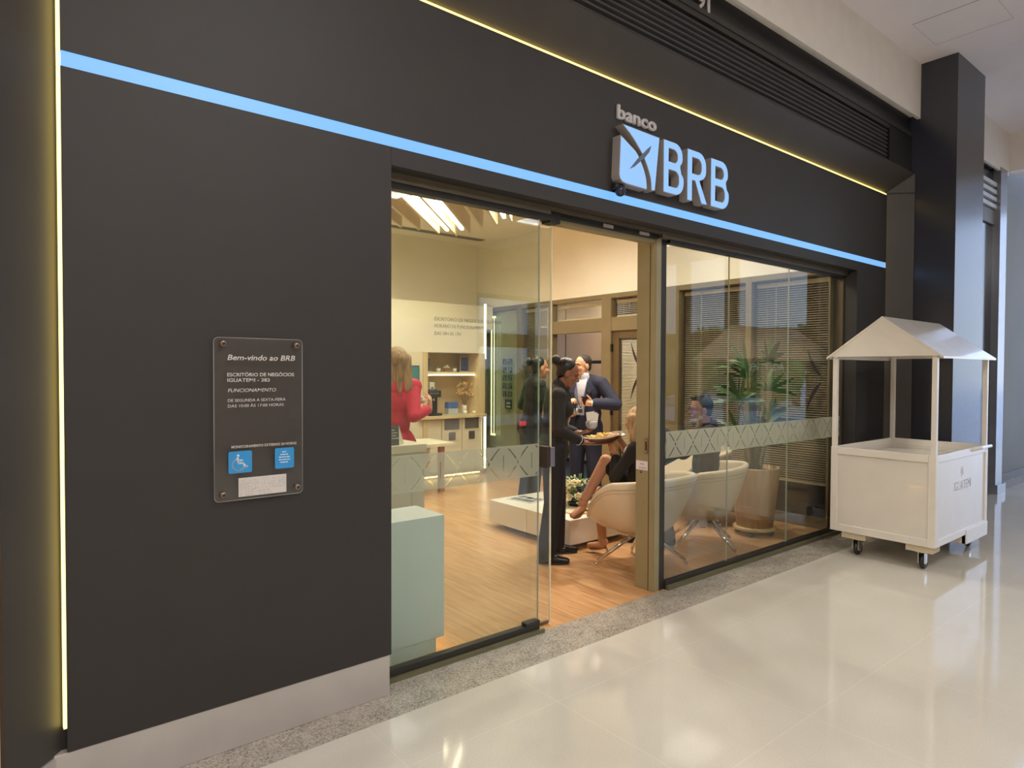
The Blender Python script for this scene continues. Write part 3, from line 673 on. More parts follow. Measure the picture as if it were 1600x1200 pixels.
# ------------------------------------------------------------------ shop interior shell
struct('wall_back', MB().box(0.2, 6.42, 8.8, 8.9, 0, 3.62), m_wallin)
struct('wall_shop_left', MB().box(0.2, 0.3, 2.95, 8.8, 0, 3.62), m_wallin)
WX = 6.35
struct('wall_right', MB().box(WX, 6.46, 2.95, 8.8, 2.56, 3.62), m_wallin)
f = MB()
for a, b in ((8.56, 8.8), (7.62, 7.73), (6.92, 7.01), (5.79, 5.96), (4.72, 4.96), (3.785, 3.855), (2.95, 2.972)):
    f.box(WX-0.012, 6.44, a, b, 0, 2.56)
f.box(WX-0.008, 6.44, 2.95, 8.8, 2.50, 2.56)
f.box(WX-0.006, 6.44, 4.9, 6.95, 2.07, 2.25)
for a, b in ((2.972, 3.785), (3.855, 4.72), (7.01, 7.62), (7.73, 8.56)): f.box(WX-0.004, 6.43, a, b, 0.0, 0.10)
struct('trim_9', f, m_fram, 0.003)
m_slat = mat('blind_slat', (226, 210, 180), 0.45, noise=0.03)
m_cord = mat('blind_cord', (206, 196, 176), 0.7)
def blind(y0, y1, z0, z1, label, x=6.445, tilt=-15):
    t = thing('venetian_blind', label, 'blind', (x, (y0+y1)/2, z1), group='blinds behind the side wall glazing')
    s = MB(); z = z0+0.02; R = Matrix.Rotation(math.radians(tilt), 3, 'Y')
    while z < z1-0.05:
        s.box(-0.0125, 0.0125, y0, y1, -0.0006, 0.0006, R, Vector((x, 0, z))); z += 0.0235
    s.build('slats', m_slat, t)
    MB().box(x-0.018, x+0.018, y0, y1, z1-0.045, z1).build('head_rail', m_slat, t, 0.002)
    MB().box(x-0.013, x+0.013, y0, y1, z0-0.006, z0+0.012).build('bottom_rail', m_slat, t)
    for q in (0.15, 0.85): MB().cyl((x-0.014, y0+(y1-y0)*q, z0), (x-0.014, y0+(y1-y0)*q, z1), 0.0012, n=5).build('cord', m_cord, t)
    MB().cyl((x-0.022, y0+(y1-y0)*0.72, z0+(z1-z0)*0.45), (x-0.022, y0+(y1-y0)*0.72, z1), 0.003, n=5).build('tilt_wand', m_cord, t); settle(t)
k = 5
for a, b, z0, z1 in ((8.56, 7.73, 0.1, 2.5), (7.62, 7.01, 0.1, 2.5), (6.92, 5.96, 2.25, 2.5), (5.79, 4.96, 2.25, 2.5), (4.72, 3.855, 0.1, 2.5), (3.785, 2.972, 0.1, 2.5)):
    struct('window_%d' % k, MB().box(6.385, 6.393, b, a, z0, z1), m_glW); k += 1
blind(7.02, 7.61, 0.3, 2.48, 'venetian blind in the narrow side window nearest the open doorway')
blind(5.98, 6.90, 2.26, 2.48, 'short venetian blind in the transom over the open doorway')
blind(4.98, 5.77, 2.26, 2.48, 'short venetian blind in the transom over the closed dark door')
blind(3.87, 4.70, 0.42, 2.48, 'wide venetian blind behind the seated bearded man')
blind(2.985, 3.775, 0.42, 2.48, 'venetian blind in the last side window behind the palm')
t = thing('roller_blind', 'pale olive roller blind lowered behind the stickered far side window', 'blind', (6.45, 8.15, 2.5))
MB().box(6.445, 6.447, 7.76, 8.55, 0.32, 2.47).build('fabric', mat('blind_fabric', (196, 194, 160), 0.8, noise=0.03), t); MB().cyl((6.45, 7.75, 2.48), (6.45, 8.55, 2.48), 0.02).build('roller', m_slat, t); MB().box(6.442, 6.45, 7.76, 8.55, 0.30, 0.325).build('bottom_bar', m_slat, t); settle(t)
# dark vinyl motifs on the side glazing: four bowed arms
m_motif = mat('dark_vinyl', (44, 38, 36), 0.6, noise=0)
def motif(parent, x, cy, cz, r, ymin, ymax):
    b = MB()
    for sy in (1, -1):
        for sz in (1, -1):
            pts = []
            for k in range(9):
                u = 0.16+0.84*k/8; pts.append((sy*r*(0.75*u-0.18*u*u), sz*r*(0.55*u+0.45*u*u), 0.018*math.sin(PI*min(1, 0.15+0.9*k/8))+0.003))
            for (a, c) in zip(pts[:-1], pts[1:]):
                q = [(cy+a[0]-a[2], cz+a[1]), (cy+a[0]+a[2], cz+a[1]), (cy+c[0]+c[2], cz+c[1]), (cy+c[0]-c[2], cz+c[1])]
                if min(p[0] for p in q) < ymin or max(p[0] for p in q) > ymax: continue
                vs = [(x, y, z) for y, z in q]+[(x+0.0008, y, z) for y, z in q]
                b.add(vs, [(0, 1, 2, 3), (7, 6, 5, 4), (0, 4, 5, 1), (1, 5, 6, 2), (2, 6, 7, 3), (3, 7, 4, 0)])
    b.build('vinyl_motif', m_motif, parent)
motif(bpy.data.objects['window_10'], 6.3835, 3.02, 1.47, 0.30, 2.975, 3.78)
# door leaf with integral blind
o = struct('door_2', MB().box(6.37, 6.41, 5.68, 5.79, 0.01, 2.07).box(6.37, 6.41, 4.96, 5.06, 0.01, 2.07).box(6.37, 6.41, 5.06, 5.68, 0.01, 0.2).box(6.37, 6.41, 5.06, 5.68, 1.97, 2.07), mat('door_bronze', (104, 86, 60), 0.4, 0.3), 0.003)
MB().box(6.386, 6.392, 5.06, 5.68, 0.2, 1.97).build('glass', m_glW, o)
motif(o, 6.3845, 5.28, 1.55, 0.36, 5.065, 5.675)
s = MB(); z = 0.22; R = Matrix.Rotation(math.radians(-30), 3, 'Y')
while z < 1.96: s.box(-0.0105, 0.0105, 5.07, 5.67, -0.0005, 0.0005, R, Vector((6.425, 0, z))); z += 0.02
s.build('blind_slats', m_slat, o)
for z in (0.3, 1.02, 1.85): MB().box(6.335, 6.372, 5.775, 5.80, z-0.05, z+0.05).build('hinge', m_plastb, o, 0.003)
MB().box(6.33, 6.37, 4.99, 5.03, 0.98, 1.10).build('door_handle', m_plastb, o, 0.004)
# black square stickers on the far side window
tk = thing('sticker_sheet', 'rows of small black square stickers on the far side window', 'sticker', (6.38, 8.0, 1.1))
m_stk = mat('sticker_black', (34, 32, 30), 0.5, noise=0.15, nscale=60); m_stw = mat('sticker_mark', (188, 182, 168), 0.5)
for i in range(5):
    for j in range(2):
        y, z = 8.135-j*0.135, 1.73-i*0.128
        o = MB().box(6.382, 6.3845, y-0.10, y, z-0.085, z).build('sticker', m_stk, tk)
        w = MB(); rnd = random.Random(i*7+j)
        for q in range(3):
            yy = y-rnd.uniform(0.03, 0.07); zz = z-0.02-q*0.022; w.box(6.3812, 6.3822, yy-0.018, yy+0.018, zz-0.004, zz+0.003)
        w.build('sticker_print', m_stw, o)
o = MB().box(6.382, 6.3845, 7.90, 8.07, 0.945, 1.09).build('sticker', m_stk, tk)
MB().box(6.3812, 6.3822, 7.94, 8.03, 1.02, 1.045).box(6.3812, 6.3822, 7.93, 8.04, 0.965, 0.99).build('sticker_print', m_stw, o)
settle(tk)
tag(MB().cyl((6.33, 8.36, 0.5), (6.33, 8.36, 2.42), 0.011).cyl((6.33, 8.29, 0.5), (6.33, 8.29, 2.42), 0.007).box(6.325, 6.35, 8.27, 8.38, 0.5, 0.53).box(6.325, 6.35, 8.27, 8.38, 2.39, 2.42).build('glowing_door_edge', mat('door_edge_glow', (255, 250, 205), 0.4, emit=1.3, noise=0)), 'slim glass door edges and pull with an added glow at the far side window', 'door edge')  # glass door edges and pull; emission stands in for the light they catch
# office beyond
struct('wall_office', MB().box(9.5, 9.6, 2.95, 9.2, 0, 2.95).box(6.46, 9.6, 9.1, 9.2, 0, 2.95).box(6.46, 9.6, 2.93, 2.965, 0, 2.95), mat('office_wall', (92, 88, 86), 0.8))
t = thing('office_cupboard', 'tall beige cupboard with dark shadow gaps seen through the open doorway', 'cupboard', (7.9, 7.8, 0))
MB().box(7.72, 8.2, 7.02, 8.9, 0.0, 2.9).build('carcass', m_plastb, t)
for a, b in ((7.05, 8.06), (8.09, 8.88)):
    for z0, z1 in ((0.06, 1.665), (1.715, 2.88)):
        MB().box(7.70, 7.72, a, b, z0, z1).build('door', mat('cupboard_beige', (226, 204, 178), 0.5, noise=0.01), t, 0.002)
settle(t)
# ------------------------------------------------------------------ shop ceiling
m_baf = mat('pale_baffle', (222, 202, 166), 0.5, noise=0.05, stretch=(0.3, 0.3, 4))
d45 = Vector((1, 1, 0)).normalized(); n45 = Vector((1, -1, 0)).normalized(); up_ = Vector((0, 0, 1))
def bar(mb, p0, p1, hw, z0, z1):
    p0, p1 = Vector(p0), Vector(p1); d = (p1-p0).normalized(); n = Vector((d.y, -d.x, 0))*hw
    mb.hprism([tuple((p0+n).xy), tuple((p1+n).xy), tuple((p1-n).xy), tuple((p0-n).xy)], z0, z1)
    return mb
ends = [(3.38, 7.08), (3.67, 7.08), (3.96, 7.08), (4.22, 7.08), (4.52, 7.1), (4.78, 7.08), (4.81, 6.83), (4.81, 6.55), (4.81, 6.26), (4.81, 5.98), (4.81, 5.7)]
pos = ('farthest left', 'second from the left', 'third from the left', 'fourth from the left', 'just left of the long light', 'between the two long lights', 'just right of the second long light', 'second right of the long lights', 'just left of the short light', 'just right of the short light', 'rightmost')
for i, (ex, ey) in enumerate(ends):
    L = min(3.2, (ey-3.3)*1.414); p1 = Vector((ex, ey, 0)); p0 = p1-d45*L; c = (p0+p1)/2
    t = thing('ceiling_baffle', 'pale wooden ceiling baffle, the one %s' % pos[i], 'ceiling baffle', (c.x, c.y, 3.3), group='diagonal ceiling baffles')
    bar(MB(), p0, p1, 0.014, 3.30, 3.52).build('board', m_baf, t)
    for q in (0.12, 0.88):
        w = p0+(p1-p0)*q; MB().cyl((w.x, w.y, 3.52), (w.x, w.y, 3.62), 0.0025, n=5).build('hanging_wire', m_rail, t)
    settle(t)
m_tube = mat('tube_light', (255, 238, 206), 0.4, emit=24.0, noise=0.0)
for nm, (ex, ey), L in (('left one of the two long bright linear ceiling lights', (4.60, 7.02), 2.6), ('right one of the two long bright linear ceiling lights', (4.72, 6.86), 2.4), ('short bright linear ceiling light toward the side wall', (4.74, 6.02), 1.7)):
    p1 = Vector((ex, ey, 0)); p0 = p1-d45*L; c = (p0+p1)/2
    t = thing('linear_light', nm, 'ceiling light', (c.x, c.y, 3.38), group='linear lights among the baffles')
    bar(MB(), p0, p1, 0.02, 3.372, 3.41).build('housing', m_whlac, t); bar(MB(), p0, p1, 0.018, 3.335, 3.372).build('diffuser', m_tube, t)
    for q in (0.1, 0.9):
        w = p0+(p1-p0)*q; MB().cyl((w.x, w.y, 3.41), (w.x, w.y, 3.62), 0.002, n=5).build('hanging_wire', m_rail, t)
    settle(t)
t = thing('slot_diffuser', 'long dark air slot in the shop ceiling near the back wall', 'vent', (4.6, 8.37, 3.61))
MB().box(2.5, 6.15, 8.30, 8.44, 3.612, 3.622).build('slot_frame', mat('slot_grey', (120, 114, 92), 0.6), t); MB().box(2.5, 6.15, 8.33, 8.345, 3.609, 3.613).box(2.5, 6.15, 8.39, 8.405, 3.609, 3.613).build('slot_blade', m_dkalu, t); settle(t)
t = thing('ceiling_grille', 'small square air grille in the shop ceiling', 'vent', (5.85, 6.75, 3.61))
MB().box(5.7, 6.0, 6.55, 6.95, 3.608, 3.622).build('grille_frame', m_whlac, t); w = MB()
for q in range(7): w.box(5.72, 5.98, 6.575+q*0.053, 6.605+q*0.053, 3.604, 3.612)
w.build('grille_slots', m_dkalu, t); settle(t)
for i, (lx, ly) in enumerate(((2.6, 4.2), (4.4, 4.2), (2.6, 6.0), (4.0, 6.2), (5.2, 3.9), (3.6, 7.2), (4.95, 5.75))):  # ceiling rings added to go with the shop's fill spots
    t = tag(MB().lathe([(0.062, 3.60), (0.085, 3.60), (0.09, 3.612), (0.09, 3.62), (0.062, 3.62), (0.062, 3.60)], (lx, ly, 0), 24).build('fill_downlight', m_whlac, None), 'added round white fill lamp in the shop ceiling, %s' % ('over the reception counter', 'over the coffee table', 'beside the left baffles', 'above the middle of the diagonal baffles', 'over the armchairs', 'near the back left', 'beside the rightmost baffles')[i], 'ceiling light', group='added round fill lamps in the shop ceiling')
for lx in (-2.0, 1.6, 5.2, 8.8, 12.4):
    for ly in (-0.6, -4.0):
        tag(MB().box(lx-0.48, lx+0.48, ly-0.48, ly+0.48, 4.585, 4.63).build('ceiling_panel_light', m_whlac), 'square ceiling light of the mall corridor', 'ceiling light', group='square lights in the mall ceiling')
# ------------------------------------------------------------------ back wall joinery
t = thing('wall_unit', 'tall cream and oak wall unit with lit niche on the back wall', 'wall unit', (4.6, 8.0, 0))
MB().box(2.6, 5.735, 7.75, 8.3, 1.80, 2.25).build('upper_panel', m_wallin, t, 0.002)
MB().box(2.6, 6.33, 8.33, 8.78, 2.2, 2.57).build('cove_back', m_wallin, t)
MB().box(2.6, 4.675, 7.75, 8.3, 0.10, 1.80).build('left_panel', m_lac, t, 0.002)
MB().box(4.675, 4.75, 7.73, 8.3, 0.10, 1.80).build('left_post', m_wood, t, 0.002)
MB().box(5.635, 5.735, 7.73, 8.3, 0.90, 1.80).build('right_post', m_wood, t, 0.002)
MB().box(4.75, 5.635, 8.2, 8.3, 0.9, 1.80).build('niche_back', m_wood, t)
o = MB().box(4.75, 5.635, 7.85, 8.2, 1.485, 1.525).build('shelf', m_lac, t, 0.002)
MB().box(4.76, 5.63, 7.84, 7.852, 1.472, 1.486).build('shelf_light', m_wled, o)
MB().box(4.60, 5.735, 7.68, 8.3, 0.865, 0.905).build('worktop', m_wood, t, 0.003)
MB().box(4.60, 5.735, 7.80, 8.3, 0.06, 0.865).build('carcass', m_lac, t)
for a, b in ((4.62, 4.99), (5.0, 5.34), (5.35, 5.70)):
    MB().box(a, b, 7.76, 7.80, 0.11, 0.85).build('door', m_lac, t, 0.003)
for a, b, z0, z1, c in ((5.04, 5.292, 0.70, 0.853, (150, 152, 160)), (5.393, 5.635, 0.70, 0.853, (128, 122, 104)), (5.116, 5.226, 0.545, 0.66, (150, 152, 168)), (5.462, 5.566, 0.545, 0.66, (96, 88, 76))):
    MB().box(a, b, 7.752, 7.761, z0, z1).build('inset_plate', mat('inset_%d' % c[0], c, 0.25, 0.4, noise=0.1, nscale=12), t, 0.001)
MB().box(5.738, 5.762, 7.74, 7.765, 1.72, 2.53).build('edge_light', m_wled, t)
MB().box(5.738, 5.762, 7.74, 7.765, 0.09, 0.86).build('edge_light', m_wled, t)
MB().box(2.7, 5.7, 7.98, 8.0, 2.255, 2.27).build('cove_light', mat('cove_led', (255, 240, 190), 0.4, emit=6.0, noise=0), t)
MB().box(4.62, 5.72, 7.84, 7.85, 0.02, 0.04).build('plinth_light', mat('plinth_led', (255, 232, 160), 0.4, emit=8.0, noise=0), t)
settle(t)
t = thing('television', 'flat screen showing green leaves on the back panel behind the woman in red', 'television', (4.42, 7.74, 1.44))
MB().box(4.05, 4.605, 7.715, 7.748, 1.28, 1.61).build('casing', m_plastb, t, 0.004)
ms = bpy.data.materials.new('leaf_picture'); ms.use_nodes = True; nt = ms.node_tree; p = nt.nodes['Principled BSDF']
tc = nn(nt, 'ShaderNodeTexCoord'); ns = nn(nt, 'ShaderNodeTexNoise'); ns.inputs['Scale'].default_value = 7; ns.inputs['Detail'].default_value = 3; nt.links.new(tc.outputs['Object'], ns.inputs['Vector'])
rp = nn(nt, 'ShaderNodeValToRGB'); e = rp.color_ramp.elements; e[0].position = 0.38; e[0].color = lin((28, 84, 70))+(1,); e[1].position = 0.62; e[1].color = lin((64, 128, 170))+(1,)
q = e.new(0.5); q.color = lin((48, 140, 80))+(1,); nt.links.new(ns.outputs[0], rp.inputs[0]); nt.links.new(rp.outputs[0], p.inputs['Emission Color']); p.inputs['Emission Strength'].default_value = 0.9; p.inputs['Base Color'].default_value = (0.02, 0.02, 0.02, 1)
MB().box(4.062, 4.593, 7.712, 7.716, 1.292, 1.598).build('screen', ms, t); settle(t)
# niche contents
m_gold = mat('frame_oak', (206, 176, 124), 0.5); m_photo = mat('blue_photo', (48, 78, 140), 0.5, noise=0.25, nscale=14)
for lab, x0, x1, z1 in (('small framed blue picture on the niche shelf by its left post', 4.83, 4.955, 1.735), ('oak framed blue picture at the right end of the niche shelf', 5.47, 5.63, 1.76)):
    t = thing('picture_frame', lab, 'picture', ((x0+x1)/2, 8.0, 1.525), group='framed pictures on the niche shelf')
    MB().box(x0, x1, 8.0, 8.015, 1.525, z1).build('frame', m_gold, t, 0.002); MB().box(x0+0.014, x1-0.014, 7.997, 8.0, 1.54, z1-0.014).build('photo', m_photo, t); settle(t)
m_pot = mat('white_ceramic', (240, 236, 224), 0.3); m_succ = mat('succulent', (104, 128, 78), 0.6, noise=0.15, nscale=20)
for lab, x in (('tiny white pot with a succulent left of the wooden house', 5.045), ('tiny white pot with a succulent right of the wooden house', 5.325)):
    t = thing('potted_succulent', lab, 'potted plant', (x, 7.93, 1.526), group='tiny pots on the niche shelf')
    MB().lathe([(0, 0), (0.026, 0), (0.036, 0.05), (0.03, 0.05), (0.028, 0.042), (0, 0.042)], n=16).build('pot', m_pot, t)
    b = MB()
    for k in range(14):
        a = k*2.4; r = 0.006+0.0017*k; b.ell((r*math.cos(a), r*math.sin(a), 0.055), (0.011, 0.011, 0.016), n=6, m=5)
    b.build('leaves', m_succ, t)
t = thing('wooden_house', 'small wooden house ornament in the middle of the niche shelf', 'ornament', (5.19, 7.93, 1.526))
MB().box(-0.05, 0.05, -0.02, 0.02, 0, 0.06).build('body', mat('walnut', (150, 112, 78), 0.6, noise=0.1), t); MB().prism([(-0.055, 0.058), (0.055, 0.058), (0, 0.10)], -0.024, 0.024).build('roof', mat('house_roof', (212, 196, 160), 0.6), t)
MB().tube([(-0.03, 0, 0.09), (0, 0, 0.165), (0.03, 0, 0.09)], 0.002, 5).build('hanger', m_gold, t)
t = thing('coffee_machine', 'black coffee machine on the worktop beside the woman in red', 'coffee machine', (4.885, 7.9, 0.906))
MB().box(-0.10, 0.10, -0.05, 0.16, 0.03, 0.37).build('body', m_plastb, t, 0.012); MB().box(-0.105, 0.105, -0.14, 0.0, 0.26, 0.36).build('head', mat('machine_grey', (44, 46, 54), 0.3), t, 0.012)
MB().box(-0.10, 0.12, -0.15, 0.16, 0.0, 0.03).build('drip_tray', m_rail, t, 0.006); MB().cyl((0, -0.10, 0.21), (0, -0.10, 0.26), 0.018).build('spout', m_chrome, t)
for k in range(5): MB().cyl((-0.07+k*0.03, -0.141, 0.315), (-0.07+k*0.03, -0.139, 0.315), 0.008).build('button', m_chrome, t)
t = thing('napkin_box', 'white paper box standing on top of the coffee machine', 'box', (4.905, 7.9, 1.277))
MB().box(-0.042, 0.042, -0.03, 0.03, 0, 0.10).build('carton', m_pot, t, 0.004); MB().box(-0.018, 0.018, -0.032, -0.03, 0.01, 0.03).build('slot', m_rail, t)
t = thing('tea_box', 'blue and white carton on the oak worktop right of the coffee machine', 'box', (5.24, 7.88, 0.906)); MB().box(-0.085, 0.085, -0.05, 0.05, 0, 0.09).build('lower_carton', mat('carton_grey', (196, 194, 184), 0.6), t); MB().box(-0.085, 0.085, -0.05, 0.05, 0.09, 0.18).build('upper_carton', mat('carton_blue', (78, 110, 176), 0.6), t)
t = tag(MB().box(4.99, 5.36, 7.72, 7.82, 0.906, 0.92).build('serving_tray', mat('grey_tray', (186, 186, 168), 0.4), None, 0.004), 'flat grey tray in front of the blue and white carton', 'tray')
t = thing('flower_vase', 'slim white vase of dried golden flowers on the oak worktop', 'vase', (5.495, 7.92, 0.906))
MB().lathe([(0, 0), (0.034, 0), (0.036, 0.12), (0.028, 0.13), (0.026, 0.12), (0, 0.02)], n=18).build('vase', m_pot, t)
b = MB(); fl = MB(); rnd = random.Random(9)
for k in range(22):
    a = rnd.uniform(0, 6.28); r = rnd.uniform(0.02, 0.13); h_ = rnd.uniform(0.27, 0.46); p = Vector((r*math.cos(a), r*math.sin(a)*0.5, h_))
    b.tube([(0, 0, 0.1), p*0.55+Vector((0, 0, 0.06)), p], 0.0018, 5)
    for q in range(5):
        c = p+Vector((rnd.uniform(-.022, .022), rnd.uniform(-.02, .02), rnd.uniform(-.02, .02))); fl.ell(c, (rnd.uniform(.008, .017),)*3, n=6, m=5)
b.build('stems', mat('dry_stem', (150, 124, 78), 0.8), t); fl.build('blossoms', mat('dry_gold', (214, 176, 104), 0.7, noise=0.15, nscale=30), t)
for lab, x, r in (('small cream round jar left of the golden flower vase', 5.425, 0.034), ('small cream round jar right of the golden flower vase', 5.585, 0.028)):
    t = tag(MB().lathe([(0, 0), (r*0.7, 0), (r, r*0.8), (r*0.85, r*1.5), (r*0.4, r*1.7), (0, r*1.75)], (x, 7.80, 0.906), n=16).build('ceramic_jar', m_pot), lab, 'jar', group='cream jars by the vase')
# side desk with orange wood leg
t = thing('side_desk', 'cream desk with an orange wood end leg in front of the back cupboards', 'desk', (3.6, 7.05, 0))
MB().box(2.7, 4.52, 6.72, 7.35, 0.61, 0.65).build('desktop', m_lac, t, 0.003); MB().box(4.455, 4.52, 6.95, 7.02, 0.0, 0.61).build('leg', mat('orange_wood', (176, 104, 52), 0.5, noise=0.1), t, 0.003)
MB().box(2.75, 2.85, 6.8, 7.3, 0.0, 0.61).build('panel_leg', m_lac, t); MB().box(2.85, 4.45, 7.2, 7.22, 0.2, 0.61).build('modesty_panel', m_lac, t); settle(t)
# reception counter and pedestal
t = thing('reception_counter', 'cream reception counter with thick top by the left glass pane', 'counter', (1.4, 4.15, 0))
MB().box(0.4, 2.365, 3.86, 4.42, 0.985, 1.04).build('countertop', m_lac, t, 0.003); MB().box(0.4, 2.352, 3.875, 4.40, 0.0, 0.985).build('front', mat('counter_grey', (206, 200, 184), 0.4, noise=0.02), t, 0.002)
g_ = MB()
for k in range(6): g_.box(0.7+k*0.31, 0.702+k*0.31, 3.873, 3.876, 0.02, 0.98)
g_.build('joint_lines', mat('joint_grey', (150, 146, 134), 0.6), t); settle(t)
t = thing('white_pedestal', 'pale low white cabinet just behind the left glass pane', 'cabinet', (1.3, 3.16, 0))
MB().box(0.5, 1.955, 3.01, 3.315, 0.075, 0.752).build('body', mat('pedestal_white', (222, 229, 233), 0.35, noise=0.01), t, 0.002); MB().box(0.5, 1.905, 3.014, 3.30, 0.0, 0.075).build('toe_kick', mat('pedestal_base', (214, 222, 220), 0.4), t)
MB().box(1.906, 1.912, 3.03, 3.30, 0.052, 0.07).build('toe_light', mat('toe_led', (255, 196, 84), 0.4, emit=14, noise=0), t); settle(t)
t = thing('table_card', 'dark folded price card standing on the reception counter', 'card', (2.16, 3.93, 1.041))
MB().add([(-0.075, -0.045, 0), (0.0, -0.045, 0), (0.02, -0.002, 0.135), (-0.055, -0.002, 0.135)], [(0, 1, 2, 3)]).build('front_leaf', mat('card_dark', (78, 78, 72), 0.6, noise=0.1, nscale=40), t)
b = MB()
for k in range(4): b.box(-0.052, -0.052+(0.05, 0.035, 0.045, 0.03)[k], -0.0005, 0.0005, 0.045+k*0.019, 0.052+k*0.019, Matrix.Rotation(math.radians(-17), 3, 'X'), Vector((0.005, -0.047, 0)))
b.build('card_print', m_stw, t); MB().add([(0.0, -0.045, 0), (0.075, 0.02, 0), (0.02, -0.002, 0.135)], [(0, 1, 2)]).add([(-0.075, 0.045, 0), (0.0, 0.045, 0), (0.02, -0.001, 0.135), (-0.055, -0.001, 0.135)], [(0, 1, 2, 3)]).build('back_leaf', mat('card_white', (214, 206, 186), 0.7), t)
t = thing('leaflet_stand', 'clear leaflet holder with an orange leaflet on the reception counter', 'leaflet holder', (2.03, 4.02, 1.041))
MB().box(-0.06, 0.06, 0, 0.003, 0, 0.2).box(-0.06, 0.06, -0.04, 0.0, 0, 0.003).build('holder', m_glO, t); MB().box(-0.05, 0.05, -0.006, -0.003, 0.004, 0.10).build('leaflet', mat('leaflet_orange', (236, 186, 104), 0.6), t)
# ------------------------------------------------------------------ coffee table and what is on it
t = thing('coffee_table', 'low white modular coffee table in the middle of the waiting area', 'coffee table', (4.25, 4.5, 0))
m_tab = mat('table_white', (236, 228, 214), 0.3, noise=0.01)
for y0, y1 in ((3.965, 4.54), (4.545, 5.11)):
    MB().box(3.85, 4.66, y0, y1, 0.055, 0.27).build('module', m_tab, t, 0.003)
MB().box(3.95, 4.58, 4.06, 5.0, 0.0, 0.055).build('plinth', mat('plinth_grey', (130, 124, 114), 0.5), t); settle(t)
t = thing('magazine', 'open black and white magazine on the white coffee table', 'magazine', (4.14, 4.88, 0.271), 0.15)
MB().box(-0.125, 0.125, -0.16, 0.16, 0, 0.006).build('pages', m_wt, t); MB().box(-0.105, -0.012, -0.14, 0.14, 0.006, 0.0068).box(0.012, 0.105, -0.14, -0.05, 0.006, 0.0068).box(0.012, 0.105, 0.07, 0.14, 0.006, 0.0068).build('printed_photo', mat('grey_print', (106, 106, 108), 0.5, noise=0.3, nscale=25), t)
MB().box(0.02, 0.09, -0.03, 0.05, 0.006, 0.0068).build('dark_print', m_plastb, t)
tag(MB().box(4.02, 4.30, 4.06, 4.22, 0.271, 0.285).build('wooden_board', mat('board_oak', (222, 186, 140), 0.5, noise=0.08), None, 0.003), 'pale wooden board on the coffee table in front of the flowers', 'board')
t = thing('flower_arrangement', 'bouquet of white roses with one blue bloom on the coffee table', 'flowers', (4.33, 4.40, 0.271))
MB().lathe([(0, 0), (0.06, 0), (0.075, 0.06), (0.07, 0.06), (0.06, 0.01), (0, 0.01)], n=18).build('bowl', mat('dark_bowl', (40, 44, 60), 0.3), t)
def rose(c, r, m, seed):
    b = MB(); rnd = random.Random(seed)
    b.ell(c, (r*0.55, r*0.55, r*0.62), n=10, m=8)
    for ring, (rr, n_, zz) in enumerate(((0.45, 4, 0.35), (0.72, 5, 0.1), (0.95, 7, -0.2))):
        for k in range(n_):
            a = 2*PI*k/n_+ring*0.7; cc = Vector(c)+Vector((math.cos(a)*r*rr, math.sin(a)*r*rr, r*zz)); R = Matrix.Rotation(a, 3, 'Z') @ Matrix.Rotation(0.5, 3, 'Y')
            b.ell(cc, (r*0.16, r*0.42, r*0.46), R, n=8, m=6)
    return b
m_rose = mat('cream_rose', (238, 224, 186), 0.6, noise=0.05, nscale=30)
for i, (x, y, z, r) in enumerate(((-0.10, 0.02, 0.17, 0.05), (0.02, 0.06, 0.20, 0.05), (0.11, 0.04, 0.19, 0.048), (-0.03, -0.10, 0.10, 0.048), (-0.14, -0.04, 0.09, 0.04))):
    rose((x, y, z), r, m_rose, i).build('rose', m_rose, t)
b = MB(); rnd = random.Random(2)
for k in range(40):
    q = Vector((rnd.gauss(0, 1), rnd.gauss(0, 1), rnd.gauss(0, 1))).normalized()*0.042; b.ell(Vector((0.10, -0.06, 0.155))+q, (0.012, 0.012, 0.012), n=6, m=5)
b.build('blue_bloom', mat('hydrangea', (72, 122, 190), 0.6, noise=0.1, nscale=30), t)
b = MB(); w = MB()
for k in range(260):
    a, zz = rnd.uniform(0, 6.28), rnd.uniform(0.02, 0.25); rr = rnd.uniform(0.05, 0.19)*(1.1-zz*1.4); p = Vector((rr*math.cos(a), rr*math.sin(a), zz)); d = Vector((math.cos(a), math.sin(a), rnd.uniform(-0.3, 0.9))).normalized()
    s_ = d.cross(up_).normalized(); l, wd = rnd.uniform(0.035, 0.07), rnd.uniform(0.012, 0.021)
    b.add([p, p+d*l*0.5+s_*wd, p+d*l, p+d*l*0.5-s_*wd], [(0, 1, 2, 3)])
    if k % 6 == 0: w.ell(p+d*l, (0.010, 0.010, 0.010), n=6, m=5)
for (x, y) in ((-0.11, 0.10), (0.13, 0.08)):
    for k in range(10):
        p = Vector((x*(1+k*0.02), y, 0.15+k*0.013)); 
        for sg in (-1, 1): b.add([p, p+Vector((sg*0.012, 0.004, 0.010)), p+Vector((sg*0.024, 0, 0.006)), p+Vector((sg*0.012, -0.004, -0.004))], [(0, 1, 2, 3)])
tag(b.build('foliage', mat('bouquet_green', (112, 138, 88), 0.6, noise=0.15, nscale=20), t), kind='stuff'); tag(w.build('small_blossoms', m_rose, t), kind='stuff')
